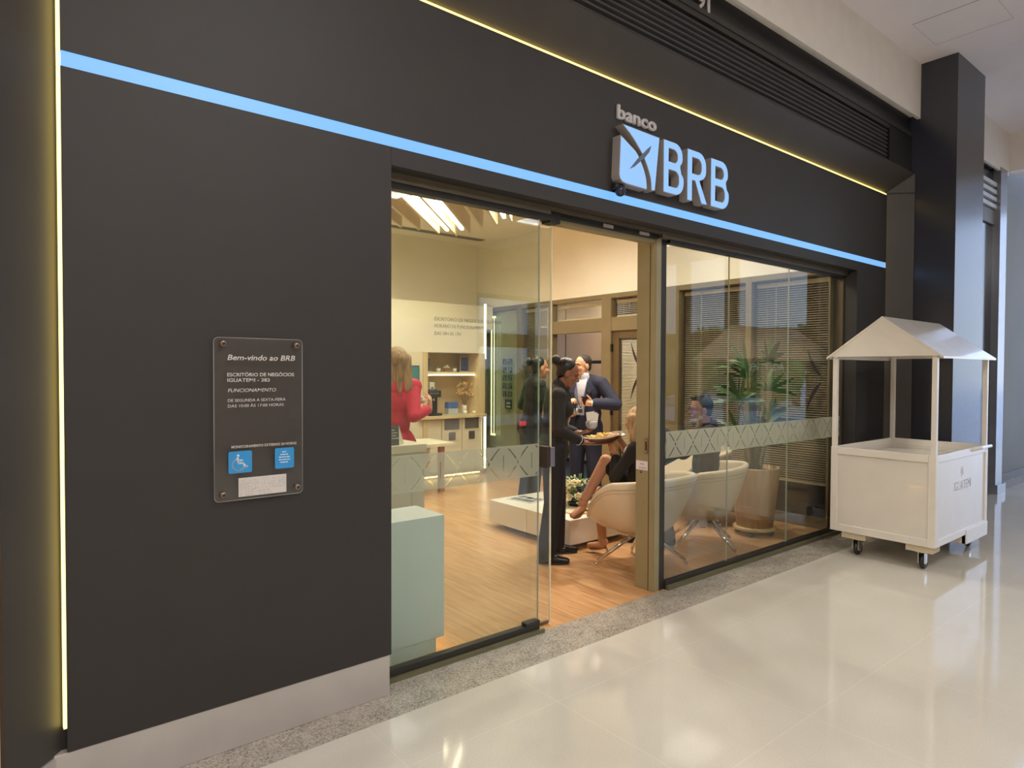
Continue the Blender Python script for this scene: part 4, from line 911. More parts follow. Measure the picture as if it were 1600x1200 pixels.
# ------------------------------------------------------------------ armchairs
def armchair(name, label, loc, rzv, leg0, big=0.0):
    t = thing(name, label, 'armchair', loc, rzv, 'cream swivel armchairs')
    m_up = mat('cream_upholstery', (218, 202, 176), 0.55, noise=0.02, bump=0.05, bscale=200)
    nA, nT = 44, 9; A = math.radians(132); b = MB()
    def rim(a):                       # a = 0 at the back, +-A at the arm tips
        u = abs(a)/A
        z = 0.735-0.10*u**1.6-0.24*max(0, (u-0.62)/0.38)**1.8
        r = 0.395+big+0.018*math.sin(u*PI)
        return r, z
    def P(a, tt, inner):
        r, z = rim(a); rb, zb = 0.20, 0.285
        q = tt**0.62; rr = rb+(r-rb)*q; z_ = zb+(z-zb)*tt
        if inner: rr -= 0.052; z_ = max(z_, 0.36)+0.012*(1-tt)
        return Vector((math.sin(a)*rr, -math.cos(a)*rr+0.02, z_))
    ring = []
    for i in range(nA+1):
        a = -A+2*A*i/nA; row = [P(a, k/nT, False) for k in range(nT+1)]
        r, z = rim(a); o_, i_ = P(a, 1, False), P(a, 1, True); mid = (o_+i_)/2
        row += [mid+(o_-mid)*0.72+Vector((0, 0, 0.018)), mid+Vector((0, 0, 0.026)), mid+(i_-mid)*0.72+Vector((0, 0, 0.018))]
        row += [P(a, k/nT, True) for k in range(nT, -1, -1)]
        ring.append(row)
    n = len(ring[0]); vs = [v for r_ in ring for v in r_]; fs = []
    for i in range(nA):
        for k in range(n): fs.append((i*n+k, i*n+(k+1) % n, (i+1)*n+(k+1) % n, (i+1)*n+k))
    fs.append(tuple(range(n))); fs.append(tuple(nA*n+k for k in range(n-1, -1, -1)))
    b.add(vs, fs, True); o = b.build('shell', m_up, t)
    sm = MB(); sm.tube([P(-A+2*A*i/nA, 0.93, False)*1.0+Vector((math.sin(-A+2*A*i/nA), -math.cos(-A+2*A*i/nA), 0))*0.002 for i in range(nA+1)], 0.0035, 6)
    sm.tube([P(-A+2*A*i/nA, 0.86, False)+Vector((math.sin(-A+2*A*i/nA), -math.cos(-A+2*A*i/nA), 0))*0.001 for i in range(nA+1)], 0.0025, 6).build('piping', mat('piping_beige', (190, 172, 144), 0.6), o)
    MB().lathe([(0, 0.262), (0.17, 0.265), (0.195, 0.285), (0.215, 0.32), (0.262, 0.39), (0.282, 0.425), (0.276, 0.455), (0.18, 0.468), (0, 0.47)], (0, 0.03, 0), 36).build('seat', m_up, t)
    MB().cyl((0, 0, 0.17), (0, 0, 0.28), 0.028).lathe([(0, 0.262), (0.11, 0.262), (0.11, 0.282), (0, 0.282)], n=20).build('stem', m_chrome, t)
    for k in range(4):
        a = leg0+k*PI/2; d = Vector((math.cos(a), math.sin(a), 0))
        o = MB().tube([d*0.03+Vector((0, 0, 0.27)), d*0.352+Vector((0, 0, 0.038))], [0.0175, 0.0145], 12).build('leg', m_chrome, t)
        MB().ell(d*0.362+Vector((0, 0, 0.013)), (0.012, 0.012, 0.013), n=10, m=8).build('glide', m_chrome, o)
    return t
armchair('armchair', 'cream swivel armchair behind the bronze post, holding the woman in black', (4.045, 3.35, 0), math.radians(6), math.atan2(0.22, -0.29)-math.radians(6), 0.035)
armchair('armchair', 'cream swivel armchair of the bearded man, left of the big planter', (4.90, 3.37, 0), math.radians(28), math.atan2(0.045, -0.36)-math.radians(28))
armchair('armchair', 'empty cream swivel armchair half hidden behind the bearded man', (5.72, 4.06, 0), math.radians(55), math.atan2(0.05, -0.36)-math.radians(55))
# ------------------------------------------------------------------ potted palm
t = thing('potted_palm', 'tall lady palm in a beige planter on a wheeled base by the glass', 'potted plant', (5.67, 3.33, 0))
m_cer = mat('planter_beige', (190, 160, 124), 0.6, noise=0.06, nscale=5, stretch=(6, 6, 0.6))
MB().lathe([(0, 0.085), (0.165, 0.085), (0.225, 0.635), (0.222, 0.645), (0.207, 0.645), (0.20, 0.60), (0, 0.60)], n=40).build('planter', m_cer, t)
MB().lathe([(0, 0.575), (0.201, 0.602), (0, 0.615)], n=24).build('soil', mat('soil', (70, 50, 36), 0.95, noise=0.2, nscale=40), t)
o = MB().lathe([(0, 0.052), (0.19, 0.052), (0.195, 0.058), (0.195, 0.078), (0.19, 0.084), (0, 0.084)], n=36).build('rolling_base', mat('base_beech', (206, 182, 140), 0.5), t)
for k in range(4):
    a = k*PI/2+0.4; MB().cyl((0.15*math.cos(a)-0.012, 0.15*math.sin(a), 0.026), (0.15*math.cos(a)+0.012, 0.15*math.sin(a), 0.026), 0.025).build('caster', m_rail, o)
rnd = random.Random(21); m_palm = mat('palm_leaf', (62, 92, 48), 0.45, noise=0.15, nscale=6); m_stem = mat('palm_stem', (96, 110, 62), 0.6, noise=0.1)
def blade(b, p, d, L, wd, droop, nrm):
    s_ = d.cross(nrm).normalized(); pts = []; N = 7
    for k in range(N+1):
        u = k/N; c = p+d*L*u+Vector((0, 0, -droop*u*u)); w_ = wd*math.sin(PI*(0.08+0.9*u))**0.7*(1 if u < 0.75 else (1.02-u)/0.27)
        pts.append((c-s_*w_, c+nrm*(-0.1*w_), c+s_*w_))
    for k in range(N):
        a, c = pts[k], pts[k+1]; b.add([a[0], a[1], c[1], c[0]], [(0, 1, 2, 3)], True); b.add([a[1], a[2], c[2], c[1]], [(0, 1, 2, 3)], True)
spec = [(0.10, 1.62, -0.06, 0.05), (-0.14, 1.58, 0.02, -0.02), (0.05, 1.30, 0.22, -0.05), (-0.30, 1.28, -0.02, 0.1), (0.32, 1.36, 0.05, -0.08), (-0.02, 1.05, -0.12, -0.10), (-0.22, 0.98, 0.05, -0.14), (0.20, 1.08, -0.02, 0.12), (0.33, 1.02, 0.02, 0.02), (-0.12, 0.86, -0.1, -0.1), (0.10, 0.82, 0.1, -0.14), (0.02, 1.48, 0.1, 0.12)]
for i, (dx, z, dy, e_) in enumerate(spec):
    base = Vector((rnd.uniform(-0.06, 0.06), rnd.uniform(-0.06, 0.06), 0.6)); tip = Vector((dx, dy, z))
    f_ = MB().tube([base, base*0.4+tip*0.6+Vector((0, 0, 0.05)), tip], [0.009, 0.006, 0.004], 6).build('frond', m_stem, t)
    b = MB(); out = (tip-Vector((0, 0, z-0.25))).normalized(); side = out.cross(up_).normalized(); n_ = rnd.choice((5, 6, 7))
    for k in range(n_):
        a = (k/(n_-1)-0.5)*math.radians(190); dd = (up_*math.cos(a)*0.85+side*math.sin(a)+out*0.35).normalized(); nr = (out-dd*out.dot(dd)).normalized()
        blade(b, tip, dd, rnd.uniform(0.25, 0.36), rnd.uniform(0.018, 0.027), rnd.uniform(0.02, 0.10), nr)
    b.build('leaflets', m_palm, f_)
# ------------------------------------------------------------------ vendor cart
t = thing('vendor_cart', 'white wooden vendor cart with a gabled canopy on black casters', 'cart', (6.24, 2.2, 0))
m_cart = mat('cart_white', (226, 219, 208), 0.2, noise=0.015, coat=0.5); m_cartp = mat('cart_panel', (222, 215, 204), 0.2, noise=0.012, coat=0.5); m_ply = mat('cart_block', (206, 190, 160), 0.6)
X0, X1, Y0, Y1 = 5.62, 6.87, 1.80, 2.595; Z0, Z1 = 0.195, 0.91
def framed(nm, fn):                        # frame-and-panel side: fn(u0,u1,z0,z1,d0,d1,mb)
    o = MB(); fn(o); return o
b = MB().box(X0+0.012, X1-0.012, Y0+0.012, Y1-0.012, Z0+0.02, Z0+0.05)
for (xa, xb, ya, yb) in ((X0+0.010, X0+0.02, Y0+0.01, Y1-0.01), (X1-0.02, X1-0.010, Y0+0.01, Y1-0.01), (X0+0.01, X1-0.01, Y0+0.010, Y0+0.02), (X0+0.01, X1-0.01, Y1-0.02, Y1-0.010)): b.box(xa, xb, ya, yb, Z0+0.02, Z1-0.01)
b.build('side_panel', m_cartp, t)
fr = MB()
for x in (X0, X1-0.022):
    fr.box(x, x+0.022, Y0, Y0+0.055, Z0, Z1).box(x, x+0.022, Y1-0.055, Y1, Z0, Z1).box(x, x+0.022, Y0+0.055, Y1-0.055, Z0, Z0+0.06).box(x, x+0.022, Y0+0.055, Y1-0.055, Z1-0.06, Z1)
for y in (Y0, Y1-0.022):
    fr.box(X0+0.022, X0+0.06, y, y+0.022, Z0, Z1).box(X1-0.06, X1-0.022, y, y+0.022, Z0, Z1).box(X0+0.06, X1-0.06, y, y+0.022, Z0, Z0+0.055).box(X0+0.06, X1-0.06, y, y+0.022, Z1-0.06, Z1)
fr.build('frame', m_cart, t, 0.003)
MB().box(X0+0.03, X1-0.03, Y0+0.03, Y1-0.03, 0.80, 0.82).build('tray_floor', m_cart, t)
MB().box(X0+0.70, X1-0.002, Y0-0.006, Y0+0.03, 0.115, 0.235).box(X0+0.70, X0+0.72, Y0, Y1, 0.115, 0.2).box(X1-0.03, X1, Y0, Y1, 0.115, 0.2).build('lower_skirt', m_cart, t, 0.003)
for x, y in ((X0, Y0), (X0, Y1-0.045), (X1-0.045, Y0), (X1-0.045, Y1-0.045)):
    MB().box(x+0.004, x+0.041, y+0.004, y+0.041, Z1-0.02, 1.70).build('post', m_cart, t, 0.003)
# canopy: gable ends face -x and +x
CZ, RZ = 1.675, 1.99; YA, YB = Y0-0.03, Y1+0.03; YM = (YA+YB)/2
def gable(x0, x1):
    m_ = MB(); vs = [(x0, YA, CZ), (x0, YB, CZ), (x0, YM, RZ), (x1, YA, CZ), (x1, YB, CZ), (x1, YM, RZ)]
    return m_.add(vs, [(0, 2, 1), (3, 4, 5), (0, 1, 4, 3), (1, 2, 5, 4), (2, 0, 3, 5)])
gable(X0-0.012, X0+0.008).build('gable', m_cart, t); gable(X1-0.008, X1+0.012).build('gable', m_cart, t)
rf = MB()
for ya, yb in ((YA-0.012, YM), (YB+0.012, YM)):
    za, zb = CZ-0.004, RZ+0.008
    vs = [(X0-0.016, ya, za), (X1+0.016, ya, za), (X1+0.016, yb, zb), (X0-0.016, yb, zb)]; vs += [(x, y, z-0.016) for x, y, z in vs]
    fs = [(0, 1, 2, 3), (7, 6, 5, 4), (0, 4, 5, 1), (1, 5, 6, 2), (2, 6, 7, 3), (3, 7, 4, 0)]
    if ya > yb: fs = [f_[::-1] for f_ in fs]
    rf.add(vs, fs)
rf.build('roof', m_cart, t)
MB().box(X0+0.01, X1-0.01, YA, YA+0.02, CZ-0.016, CZ+0.004).build('eaves_rail', m_cart, t)
MB().box(X0+0.01, X1-0.01, YB-0.02, YB, CZ-0.016, CZ+0.004).build('eaves_rail', m_cart, t)
for y in (Y0-0.002, Y1+0.002):
    MB().tube([(X1-0.45, y, 0.895), (X1+0.07, y, 0.895)], 0.013, 10).build('handle', m_cart, t)
for x, y in ((X0+0.015, Y0+0.06), (X0+0.015, Y1-0.24), (X1-0.19, Y0+0.06), (X1-0.19, Y1-0.24)):
    o = MB().box(x, x+0.16, y-0.04, y+0.15, 0.145, 0.20).build('caster_block', m_ply, t, 0.003)
    cx, cy = x+0.07, y+0.05
    MB().box(cx-0.04, cx+0.04, cy-0.04, cy+0.04, 0.135, 0.146).box(cx-0.028, cx+0.028, cy-0.024, cy-0.019, 0.05, 0.137).box(cx-0.028, cx+0.028, cy+0.019, cy+0.024, 0.05, 0.137).build('caster_fork', m_chrome, o)
    MB().lathe([(0.0, -0.016), (0.042, -0.016), (0.058, -0.013), (0.062, 0), (0.058, 0.013), (0.042, 0.016), (0, 0.016)], (cx+0.02, cy, 0.062), 28, True, Matrix.Rotation(PI/2, 3, 'X')).build('wheel', mat('rubber_black', (36, 34, 36), 0.4), o)
    MB().lathe([(0.0, -0.019), (0.024, -0.019), (0.030, -0.015), (0.030, 0.015), (0.024, 0.019), (0, 0.019)], (cx+0.02, cy, 0.062), 20, True, Matrix.Rotation(PI/2, 3, 'X')).build('hub', m_chrome, o)
m_eng = mat('engraved_grey', (160, 160, 168), 0.5, noise=0)
text('lettering', 'IGUATEMI', 6.05, 0.585, Y0+0.0098, 0.078, m_eng, t, width=0.40, extrude=0.0004, bold=-0.012)
lf = MB()                                   # faint sprig emblem above the lettering
for k in range(6):
    a = 2*PI*k/6+0.3; p = Vector((6.24+0.034*math.cos(a), 0.735+0.034*math.sin(a))); lf.prism([(6.24, 0.735), (p.x+0.008*math.sin(a), p.y-0.008*math.cos(a)), (p.x+0.01*math.cos(a), p.y+0.01*math.sin(a)), (p.x-0.008*math.sin(a), p.y+0.008*math.cos(a))], Y0+0.0092, Y0+0.0099)
lf.build('emblem', mat('emblem_faint', (206, 202, 200), 0.4, noise=0), t)
settle(t)
# ------------------------------------------------------------------ people
V = Vector
def frame(fwd, up=V((0, 0, 1))):
    f_ = V(fwd).normalized(); s_ = f_.cross(up).normalized(); u_ = s_.cross(f_)
    return Matrix((s_, f_, u_)).transposed()      # columns: right, forward, up
def ik(S, T, a, b, pole):
    S, T = V(S), V(T); d = T-S; L = min(d.length, (a+b)*0.998); d = d.normalized(); x = (a*a-b*b+L*L)/(2*L); h_ = math.sqrt(max(a*a-x*x, 0))
    p = V(pole); p = (p-d*p.dot(d)).normalized()
    return S+d*x+p*h_
def hand(B, Wp, d, n, thumb, curl=0.35, s=1.0):
    d = V(d).normalized(); n = V(n); n = (n-d*n.dot(d)).normalized(); q = d.cross(n)*thumb
    R = Matrix((q, d, n)).transposed()
    B.ell(Wp+d*0.048*s, (0.040*s, 0.052*s, 0.015*s), R); B.cap(Wp-d*0.02*s, Wp+d*0.035*s, 0.026*s, 0.024*s)
    for k, (o, l) in enumerate(((0.031, 0.070), (0.0105, 0.078), (-0.0105, 0.073), (-0.031, 0.058))):
        p = Wp+d*(0.088-0.006*abs(k-1.3))*s+q*o*s; dr = (d+q*o*3.2).normalized(); cu = curl*(0.75+0.12*k)
        for j, f_ in enumerate((0.45, 0.32, 0.25)):
            dr = (dr*math.cos(cu)+n*math.sin(cu)).normalized(); e_ = p+dr*l*f_*s*1.05
            B.cap(p, e_, (0.0092-0.0008*j)*s, (0.0086-0.001*j)*s, n=8, k=3); p = e_
            nn_ = n-dr*n.dot(dr)
            if nn_.length > 1e-3: n = nn_.normalized()
        n = V(R.col[2])
    p = Wp+d*0.022*s+q*0.030*s; dr = (d*0.62+q*0.72+n*0.30).normalized()
    e_ = p+dr*0.042*s; B.cap(p, e_, 0.0135*s, 0.0105*s, n=8, k=3); dr = (dr+d*0.4+n*curl).normalized(); B.cap(e_, e_+dr*0.032*s, 0.0105*s, 0.0085*s, n=8, k=3)
class Fig: pass
def person(label, pel, neck, head, body, look, hands, legs, skin, s=1.0, fem=False, closed=False, group=None):
    P = Fig(); pel, neck, head = V(pel), V(neck), V(head)
    t_ = thing('person', label, 'person', (pel.x, pel.y, 0), 0, group); P.t = t_
    bu = (neck-pel).normalized(); bf = V((body[0], body[1], 0)); bf = (bf-bu*bf.dot(bu)).normalized(); bs = bf.cross(bu).normalized(); P.R = Matrix((bs, bf, bu)).transposed()
    P.pel, P.neck, P.head, P.bs, P.bf, P.bu, P.s, P.fem = pel, neck, head, bs, bf, bu, s, fem
    P.H = frame(look); sw = (0.158 if fem else 0.188)*s; hw = 0.088*s; Lt = (neck-pel).length; P.Lt = Lt
    P.sh = {}; P.el = {}; P.wr = {}; P.hip = {}; P.kn = {}; P.an = {}; P.toe = {}
    for k, sg in (('R', 1), ('L', -1)):
        P.sh[k] = neck+bs*sg*sw-bu*0.055*s; wr, d, n, th, cu, pole = hands[k]; wr = V(wr)
        P.el[k] = ik(P.sh[k], wr, 0.285*s, 0.25*s, pole); P.wr[k] = wr if (wr-P.el[k]).length < 0.27*s else P.el[k]+(wr-P.el[k]).normalized()*0.25*s
        P.hip[k] = pel+bs*sg*hw-bu*0.02; an, toe, kp = legs[k]; P.an[k] = V(an); P.toe[k] = V(toe).normalized()
        P.kn[k] = ik(P.hip[k], an, 0.435*s, 0.42*s, kp)
    def torso(B, i=0.0, wi=None, parts='cuwp'):
        w_ = (0.112 if fem else 0.135)*s; R = P.R
        if 'c' in parts: B.ell(pel+bu*Lt*0.68+bf*0.008, ((0.132 if fem else 0.158)*s+i, 0.104*s+i, 0.175*s+i), R)
        if 'c' in parts: B.ell(pel+bu*Lt*0.86-bf*0.005, ((0.128 if fem else 0.155)*s+i, 0.082*s+i, 0.095*s+i), R)
        if 'c' in parts and fem:
            for sg in (1, -1): B.ell(pel+bu*Lt*0.66+bf*0.078*s+bs*sg*0.062*s, (0.055*s+i, 0.050*s+i, 0.058*s+i), R)
        if 'w' in parts: B.ell(pel+bu*Lt*0.36, (w_+i, 0.094*s+i, 0.17*s+i), R)
        if 'p' in parts:
            B.ell(pel+bu*0.01, ((0.158 if fem else 0.152)*s+i, 0.112*s+i, 0.125*s+i), R)
            for sg in (1, -1): B.ell(pel+bs*sg*0.07*s-bf*0.045*s-bu*0.03*s, (0.078*s+i, 0.078*s+i, 0.085*s+i), R)
        if 'c' in parts:
            for k in 'RL': B.cap(neck-bu*0.045*s, P.sh[k], 0.050*s+i, 0.050*s+i)
    def arms(B, i=0.0, frac=1.0, which='RL'):
        g = 0.9 if fem else 1.06
        for k in which:
            B.cap(P.sh[k], P.el[k], 0.049*s*g+i, 0.039*s*g+i)
            if frac > 0: B.cap(P.el[k], P.el[k]+(P.wr[k]-P.el[k])*frac, 0.040*s*g+i, (0.040+(0.028-0.040)*frac)*s*g+i)
    def legsf(B, i=0.0, top=1.0, low=1.0, flare=0.0, which='RL'):
        for k in which:
            hp, kn, an = P.hip[k], P.kn[k], P.an[k]
            B.cap(hp, kn, 0.084*s+i, 0.057*s+i); 
            if low > 0:
                e_ = kn+(an-kn)*low; B.cap(kn, e_, 0.056*s+i, (0.037*s+i+flare))
                d = (an-kn).normalized(); bk = -(bf-d*bf.dot(d)); bk = bk.normalized() if bk.length > 0.1 else V((0, 0, 0)); B.cap(kn+d*0.06*s+bk*0.012*s, kn+d*0.2*s+bk*0.012*s, 0.044*s+i, 0.040*s+i)
    P.torso, P.arms, P.legs = torso, arms, legsf
    B = MB(); torso(B); arms(B); legsf(B)
    H = P.H; h_ = lambda x, y, z: head+H @ (V((x, y, z))*s)
    P.h = h_
    B.cap(neck-bu*0.05*s, h_(0, -0.016, -0.065), (0.052 if fem else 0.060)*s, (0.047 if fem else 0.056)*s)
    B.ell(h_(0, -0.012, 0.032), (0.073*s, 0.093*s, 0.083*s), H, 20, 14); B.ell(h_(0, 0.022, -0.035), (0.058*s, 0.069*s, 0.078*s), H, 18, 12)
    B.ell(h_(0, 0.058, -0.094), ((0.026 if fem else 0.031)*s, 0.026*s, 0.021*s), H); B.ell(h_(0, 0.025, -0.078), ((0.046 if fem else 0.053)*s, 0.052*s, 0.03*s), H)
    B.cap(h_(0, 0.083, 0.012), h_(0, 0.104, -0.022), 0.009*s, 0.0125*s, 8, 3)
    for sg in (1, -1):
        B.ell(h_(sg*0.012, 0.094, -0.026), (0.009*s, 0.010*s, 0.008*s), H, 8, 6); B.cap(h_(sg*0.014, 0.080, 0.024), h_(sg*0.044, 0.066, 0.022), 0.010*s, 0.009*s, 8, 3)
        B.ell(h_(sg*0.038, 0.062, -0.024), (0.024*s, 0.02*s, 0.022*s), H, 10, 8); B.ell(h_(sg*0.075, -0.008, -0.008), (0.012*s, 0.023*s, 0.033*s), H, 10, 8)
    B.cap(h_(-0.019, 0.079, -0.050), h_(0.019, 0.079, -0.050), 0.009*s, 0.009*s, 8, 3); B.cap(h_(-0.016, 0.078, -0.061), h_(0.016, 0.078, -0.061), 0.0095*s, 0.0095*s, 8, 3)
    for k, sg in (('R', 1), ('L', -1)):
        wr, d, n, th, cu, pole = hands[k]; hand(B, P.wr[k], d, n, th, cu, s*(0.92 if fem else 1.0))
    for k in 'RL':
        B.cap(P.an[k], P.an[k]-V((0, 0, 1))*0.015*s-P.toe[k]*0.02*s, 0.036*s, 0.034*s); B.cap(P.an[k]-V((0, 0, 0.04*s)), P.an[k]+P.toe[k]*0.13*s+V((0, 0, -0.052*s if abs(P.toe[k].z) < 0.05 else -0.02*s)), 0.033*s, 0.024*s)
    MBfix(B).fuse('body', skin, t_, 0.0052, 3)
    e_ = MB(); ir = MB()
    for sg in (1, -1):
        e_.ell(h_(sg*0.030, 0.0655, 0.006), (0.0125*s, 0.008*s, 0.006*s), H, 10, 8); ir.ell(h_(sg*0.030, 0.0705, 0.006), (0.0062*s, 0.0042*s, 0.0058*s), H, 8, 6)
    if closed:
        e_ = MB()
        for sg in (1, -1): e_.cap(h_(sg*0.018, 0.0755, 0.000), h_(sg*0.043, 0.064, 0.001), 0.0026*s, 0.002*s, 8, 3)
        e_.build('eyelashes', mat('lash_black', (22, 16, 14), 0.6, noise=0), t_)
    else:
        o = e_.build('eyes', mat('eye_white', (206, 196, 188), 0.3, noise=0), t_); ir.build('irises', mat('iris_brown', (46, 30, 22), 0.2, noise=0), o)
    lp = MB(); lp.ell(h_(0, 0.084, -0.050), (0.022*s, 0.006*s, 0.0055*s), H, 10, 6); lp.ell(h_(0, 0.083, -0.060), (0.019*s, 0.0065*s, 0.006*s), H, 10, 6)
    lp.build('lips', mat('lip_'+skin.name, tuple(int(c) for c in P_LIP[skin.name]), 0.45, noise=0), t_)
    return P
def MBfix(b): return b
P_LIP = {'skin_brown': (122, 66, 54), 'skin_fair': (196, 122, 104), 'skin_tan': (160, 92, 72), 'skin_mid': (134, 76, 60)}
sk_b = mat('skin_brown', (142, 92, 66), 0.5, noise=0.03, sss=0.1); sk_f = mat('skin_fair', (226, 172, 138), 0.5, noise=0.03, sss=0.1); sk_m = mat('skin_mid', (168, 108, 78), 0.5, noise=0.03, sss=0.1); sk_t = mat('skin_tan', (196, 140, 104), 0.5, noise=0.03, sss=0.1)
c_blk = mat('black_cloth', (36, 32, 31), 0.8, noise=0.06, nscale=25, bump=0.15, bscale=25); c_trs = mat('black_trouser', (30, 28, 30), 0.85, noise=0.05, nscale=20, bump=0.12, bscale=18)
c_nav = mat('navy_wool', (40, 44, 66), 0.8, noise=0.05, nscale=30, bump=0.12, bscale=20); c_shirt = mat('pale_shirt', (214, 218, 230), 0.7, noise=0.02); c_red = mat('crimson_knit', (206, 38, 66), 0.8, noise=0.06, nscale=14, bump=0.25, bscale=22)
c_gry = mat('grey_trouser', (104, 100, 96), 0.85, noise=0.05, nscale=30); c_jean = mat('dark_jean', (44, 44, 58), 0.85, noise=0.08, nscale=60)
h_blk = mat('black_hair', (17, 14, 13), 0.36, noise=0.2, nscale=40, bump=0.3, bscale=90, stretch=(1, 1, 0.25)); h_brn = mat('short_brown_hair', (48, 36, 28), 0.6, noise=0.15, nscale=60, bump=0.4, bscale=160)
h_blo = mat('streaked_hair', (190, 156, 116), 0.5, noise=0.28, nscale=26, stretch=(3, 3, 0.35), bump=0.5, bscale=50); h_lbr = mat('light_brown_hair', (166, 132, 92), 0.5, noise=0.28, nscale=28, stretch=(3, 3, 0.35), bump=0.5, bscale=50)
m_sho = mat('black_shoe', (22, 21, 22), 0.28)
def brows(P, m):
    b = MB(); s = P.s
    for sg in (1, -1): b.cap(P.h(sg*0.016, 0.088, 0.026), P.h(sg*0.046, 0.074, 0.028), 0.0042*s, 0.003*s, 8, 3)
    b.build('eyebrows', m, P.t)
def cap_hair(P, m, extra=None, vox=0.006, back=0.020, lift=0.013, grow=0.007, name='hair'):
    b = MB(); s = P.s
    b.ell(P.h(0, -0.012-back, 0.032+lift), ((0.073+grow)*s, (0.088)*s, (0.079+grow)*s), P.H, 20, 14)
    b.ell(P.h(0, -0.055, -0.005), (0.066*s, 0.050*s, 0.062*s), P.H)
    if extra: extra(b)
    return b.fuse(name, m, P.t, vox, 4)
def shoe(P, k, m, s=1.0, name='shoe'):
    b = MB(); a, d = P.an[k], P.toe[k]; up_z = V((0, 0, 1)); f0 = a.z
    c = V((a.x, a.y, 0)) if abs(d.z) < 0.05 else a-up_z*0.085
    b.ell(c-d*0.035+up_z*0.042, (0.035, 0.04, 0.042)); b.cap(c-d*0.035+up_z*0.03, c+d*0.07+up_z*0.034, 0.034, 0.040); b.cap(c+d*0.05+up_z*0.036, c+d*0.165+up_z*0.026, 0.038, 0.026); b.cap(a-up_z*0.02, c+d*0.04+up_z*0.05, 0.040, 0.036)
    o = b.fuse(name, m, P.t, 0.005, 4, cut=None)
    b = MB(); q = up_z.cross(d).normalized()
    ol = [(-0.075, 0.0), (-0.065, 0.026), (-0.03, 0.034), (0.03, 0.034), (0.08, 0.041), (0.13, 0.036), (0.175, 0.016), (0.186, 0.0)]
    pts = [c+d*x+q*y for x, y in ol]+[c+d*x-q*y for x, y in ol[-2:0:-1]]
    b.hprism([tuple(p.xy) for p in pts], c.z+0.001, c.z+0.016); b.build('sole', mat('shoe_sole', (46, 42, 40), 0.6), o)
    return o
def standing(c, h, side=0.085, body=(0, 1), d=None, dz=0.0):
    c = V(c); f_ = V((body[0], body[1], 0)).normalized(); r_ = V((f_.y, -f_.x, 0))
    return {'R': (c+r_*side+V((0, 0, h)), f_+r_*0.15, f_), 'L': (c-r_*side+V((0, 0, h)), f_-r_*0.15, f_)}
DN = V((0, 0, -1))
# --- waitress with the tray -------------------------------------------------
bd = V((0.80, -0.60, 0)).normalized(); rr_ = V((bd.y, -bd.x, 0))
P = person('woman with a black bun in black uniform bending over the tray she serves from', (3.575, 3.885, 0.935), (3.60, 3.865, 1.405), (3.665, 3.815, 1.525), bd, V((0.80, -0.58, -0.42)),
    {'R': ((3.66, 3.635, 0.985), (0.75, -0.15, -0.1), (0, 0, 1), -1, 0.25, rr_*0.6-bd*0.7+DN*0.6), 'L': ((3.80, 3.835, 1.035), (0.80, -0.45, 0.05), (0, 0, 1), 1, 0.35, -rr_*0.7-bd*0.5+DN*0.6)},
    {'R': (V((3.475, 3.855, 0.085)), V((0.72, -0.70, 0)), bd), 'L': (V((3.735, 4.02, 0.085)), V((0.80, -0.52, 0)), bd)}, sk_b, s=0.97, fem=True, closed=True)
B = MB(); P.torso(B, 0.016); P.arms(B, 0.014, 0.86)
B.ell(P.pel-P.bu*0.03, (0.175, 0.135, 0.13), P.R); B.cap(P.neck-P.bu*0.03, P.neck+P.bu*0.03+P.bf*0.012, 0.064, 0.060); B.fuse('shirt', c_blk, P.t, 0.006, 5)
B = MB(); P.legs(B, 0.022, flare=0.018); P.torso(B, 0.010, parts='p'); B.fuse('trousers', c_trs, P.t, 0.007, 5)
for k in 'RL': shoe(P, k, m_sho)
def bun(b):
    b.ell(P.h(0, -0.138, 0.066), (0.047, 0.040, 0.043), P.H, 18, 12); b.cap(P.h(0, -0.08, 0.05), P.h(0, -0.12, 0.062), 0.034, 0.024)
cap_hair(P, h_blk, bun); brows(P, h_blk)
MB().tube([P.el['R']+(P.wr['R']-P.el['R'])*0.86+Matrix.Rotation(k*PI/8, 3, (P.wr['R']-P.el['R']).normalized()) @ ((P.wr['R']-P.el['R']).orthogonal().normalized()*0.041) for k in range(17)], 0.0022, 5).build('cuff_edge', c_shirt, P.t)
settle(P.t)
# tray with paper, chips and napkins
TR = Matrix.Rotation(math.atan2(-0.42, 0.90), 3, 'Z') @ Matrix.Rotation(math.radians(-6), 3, 'Y'); TC = V((3.86, 3.635, 0.99))
def tl(x, y, z): return TR @ V((x, y, z))
t = thing('serving_dish', 'brown oval serving dish held by the woman with the tray', 'dish', TC)
b = MB(); N = 36; rg = []
for (a_, b_, z) in ((0.0, 0.0, -0.03), (0.12, 0.07, -0.03), (0.165, 0.105, -0.012), (0.19, 0.13, 0.022), (0.183, 0.123, 0.024), (0.158, 0.10, -0.004), (0.11, 0.065, -0.02), (0.0, 0.0, -0.02)):
    rg.append([tl(a_*math.cos(2*PI*k/N), b_*math.sin(2*PI*k/N), z+0.02*math.cos(2*PI*k/N)**2*(1 if a_ > 0.15 else 0)) for k in range(N)])
vs = [v for r_ in rg for v in r_]; b.add(vs, [(i*N+k, i*N+(k+1) % N, (i+1)*N+(k+1) % N, (i+1)*N+k) for i in range(len(rg)-1) for k in range(N)], True)
b.build('bowl', mat('dish_leather', (92, 54, 38), 0.35, noise=0.08), t)
MB().tube([tl(0.188*math.cos(2*PI*k/N), 0.128*math.sin(2*PI*k/N), 0.024+0.02*math.cos(2*PI*k/N)**2) for k in range(N+1)], 0.003, 6).build('rim', mat('dish_rim', (206, 186, 160), 0.4), t)
t = thing('paper_liner', 'crumpled white paper lining the brown serving dish', 'paper', TC+tl(0.0, 0, 0.012))
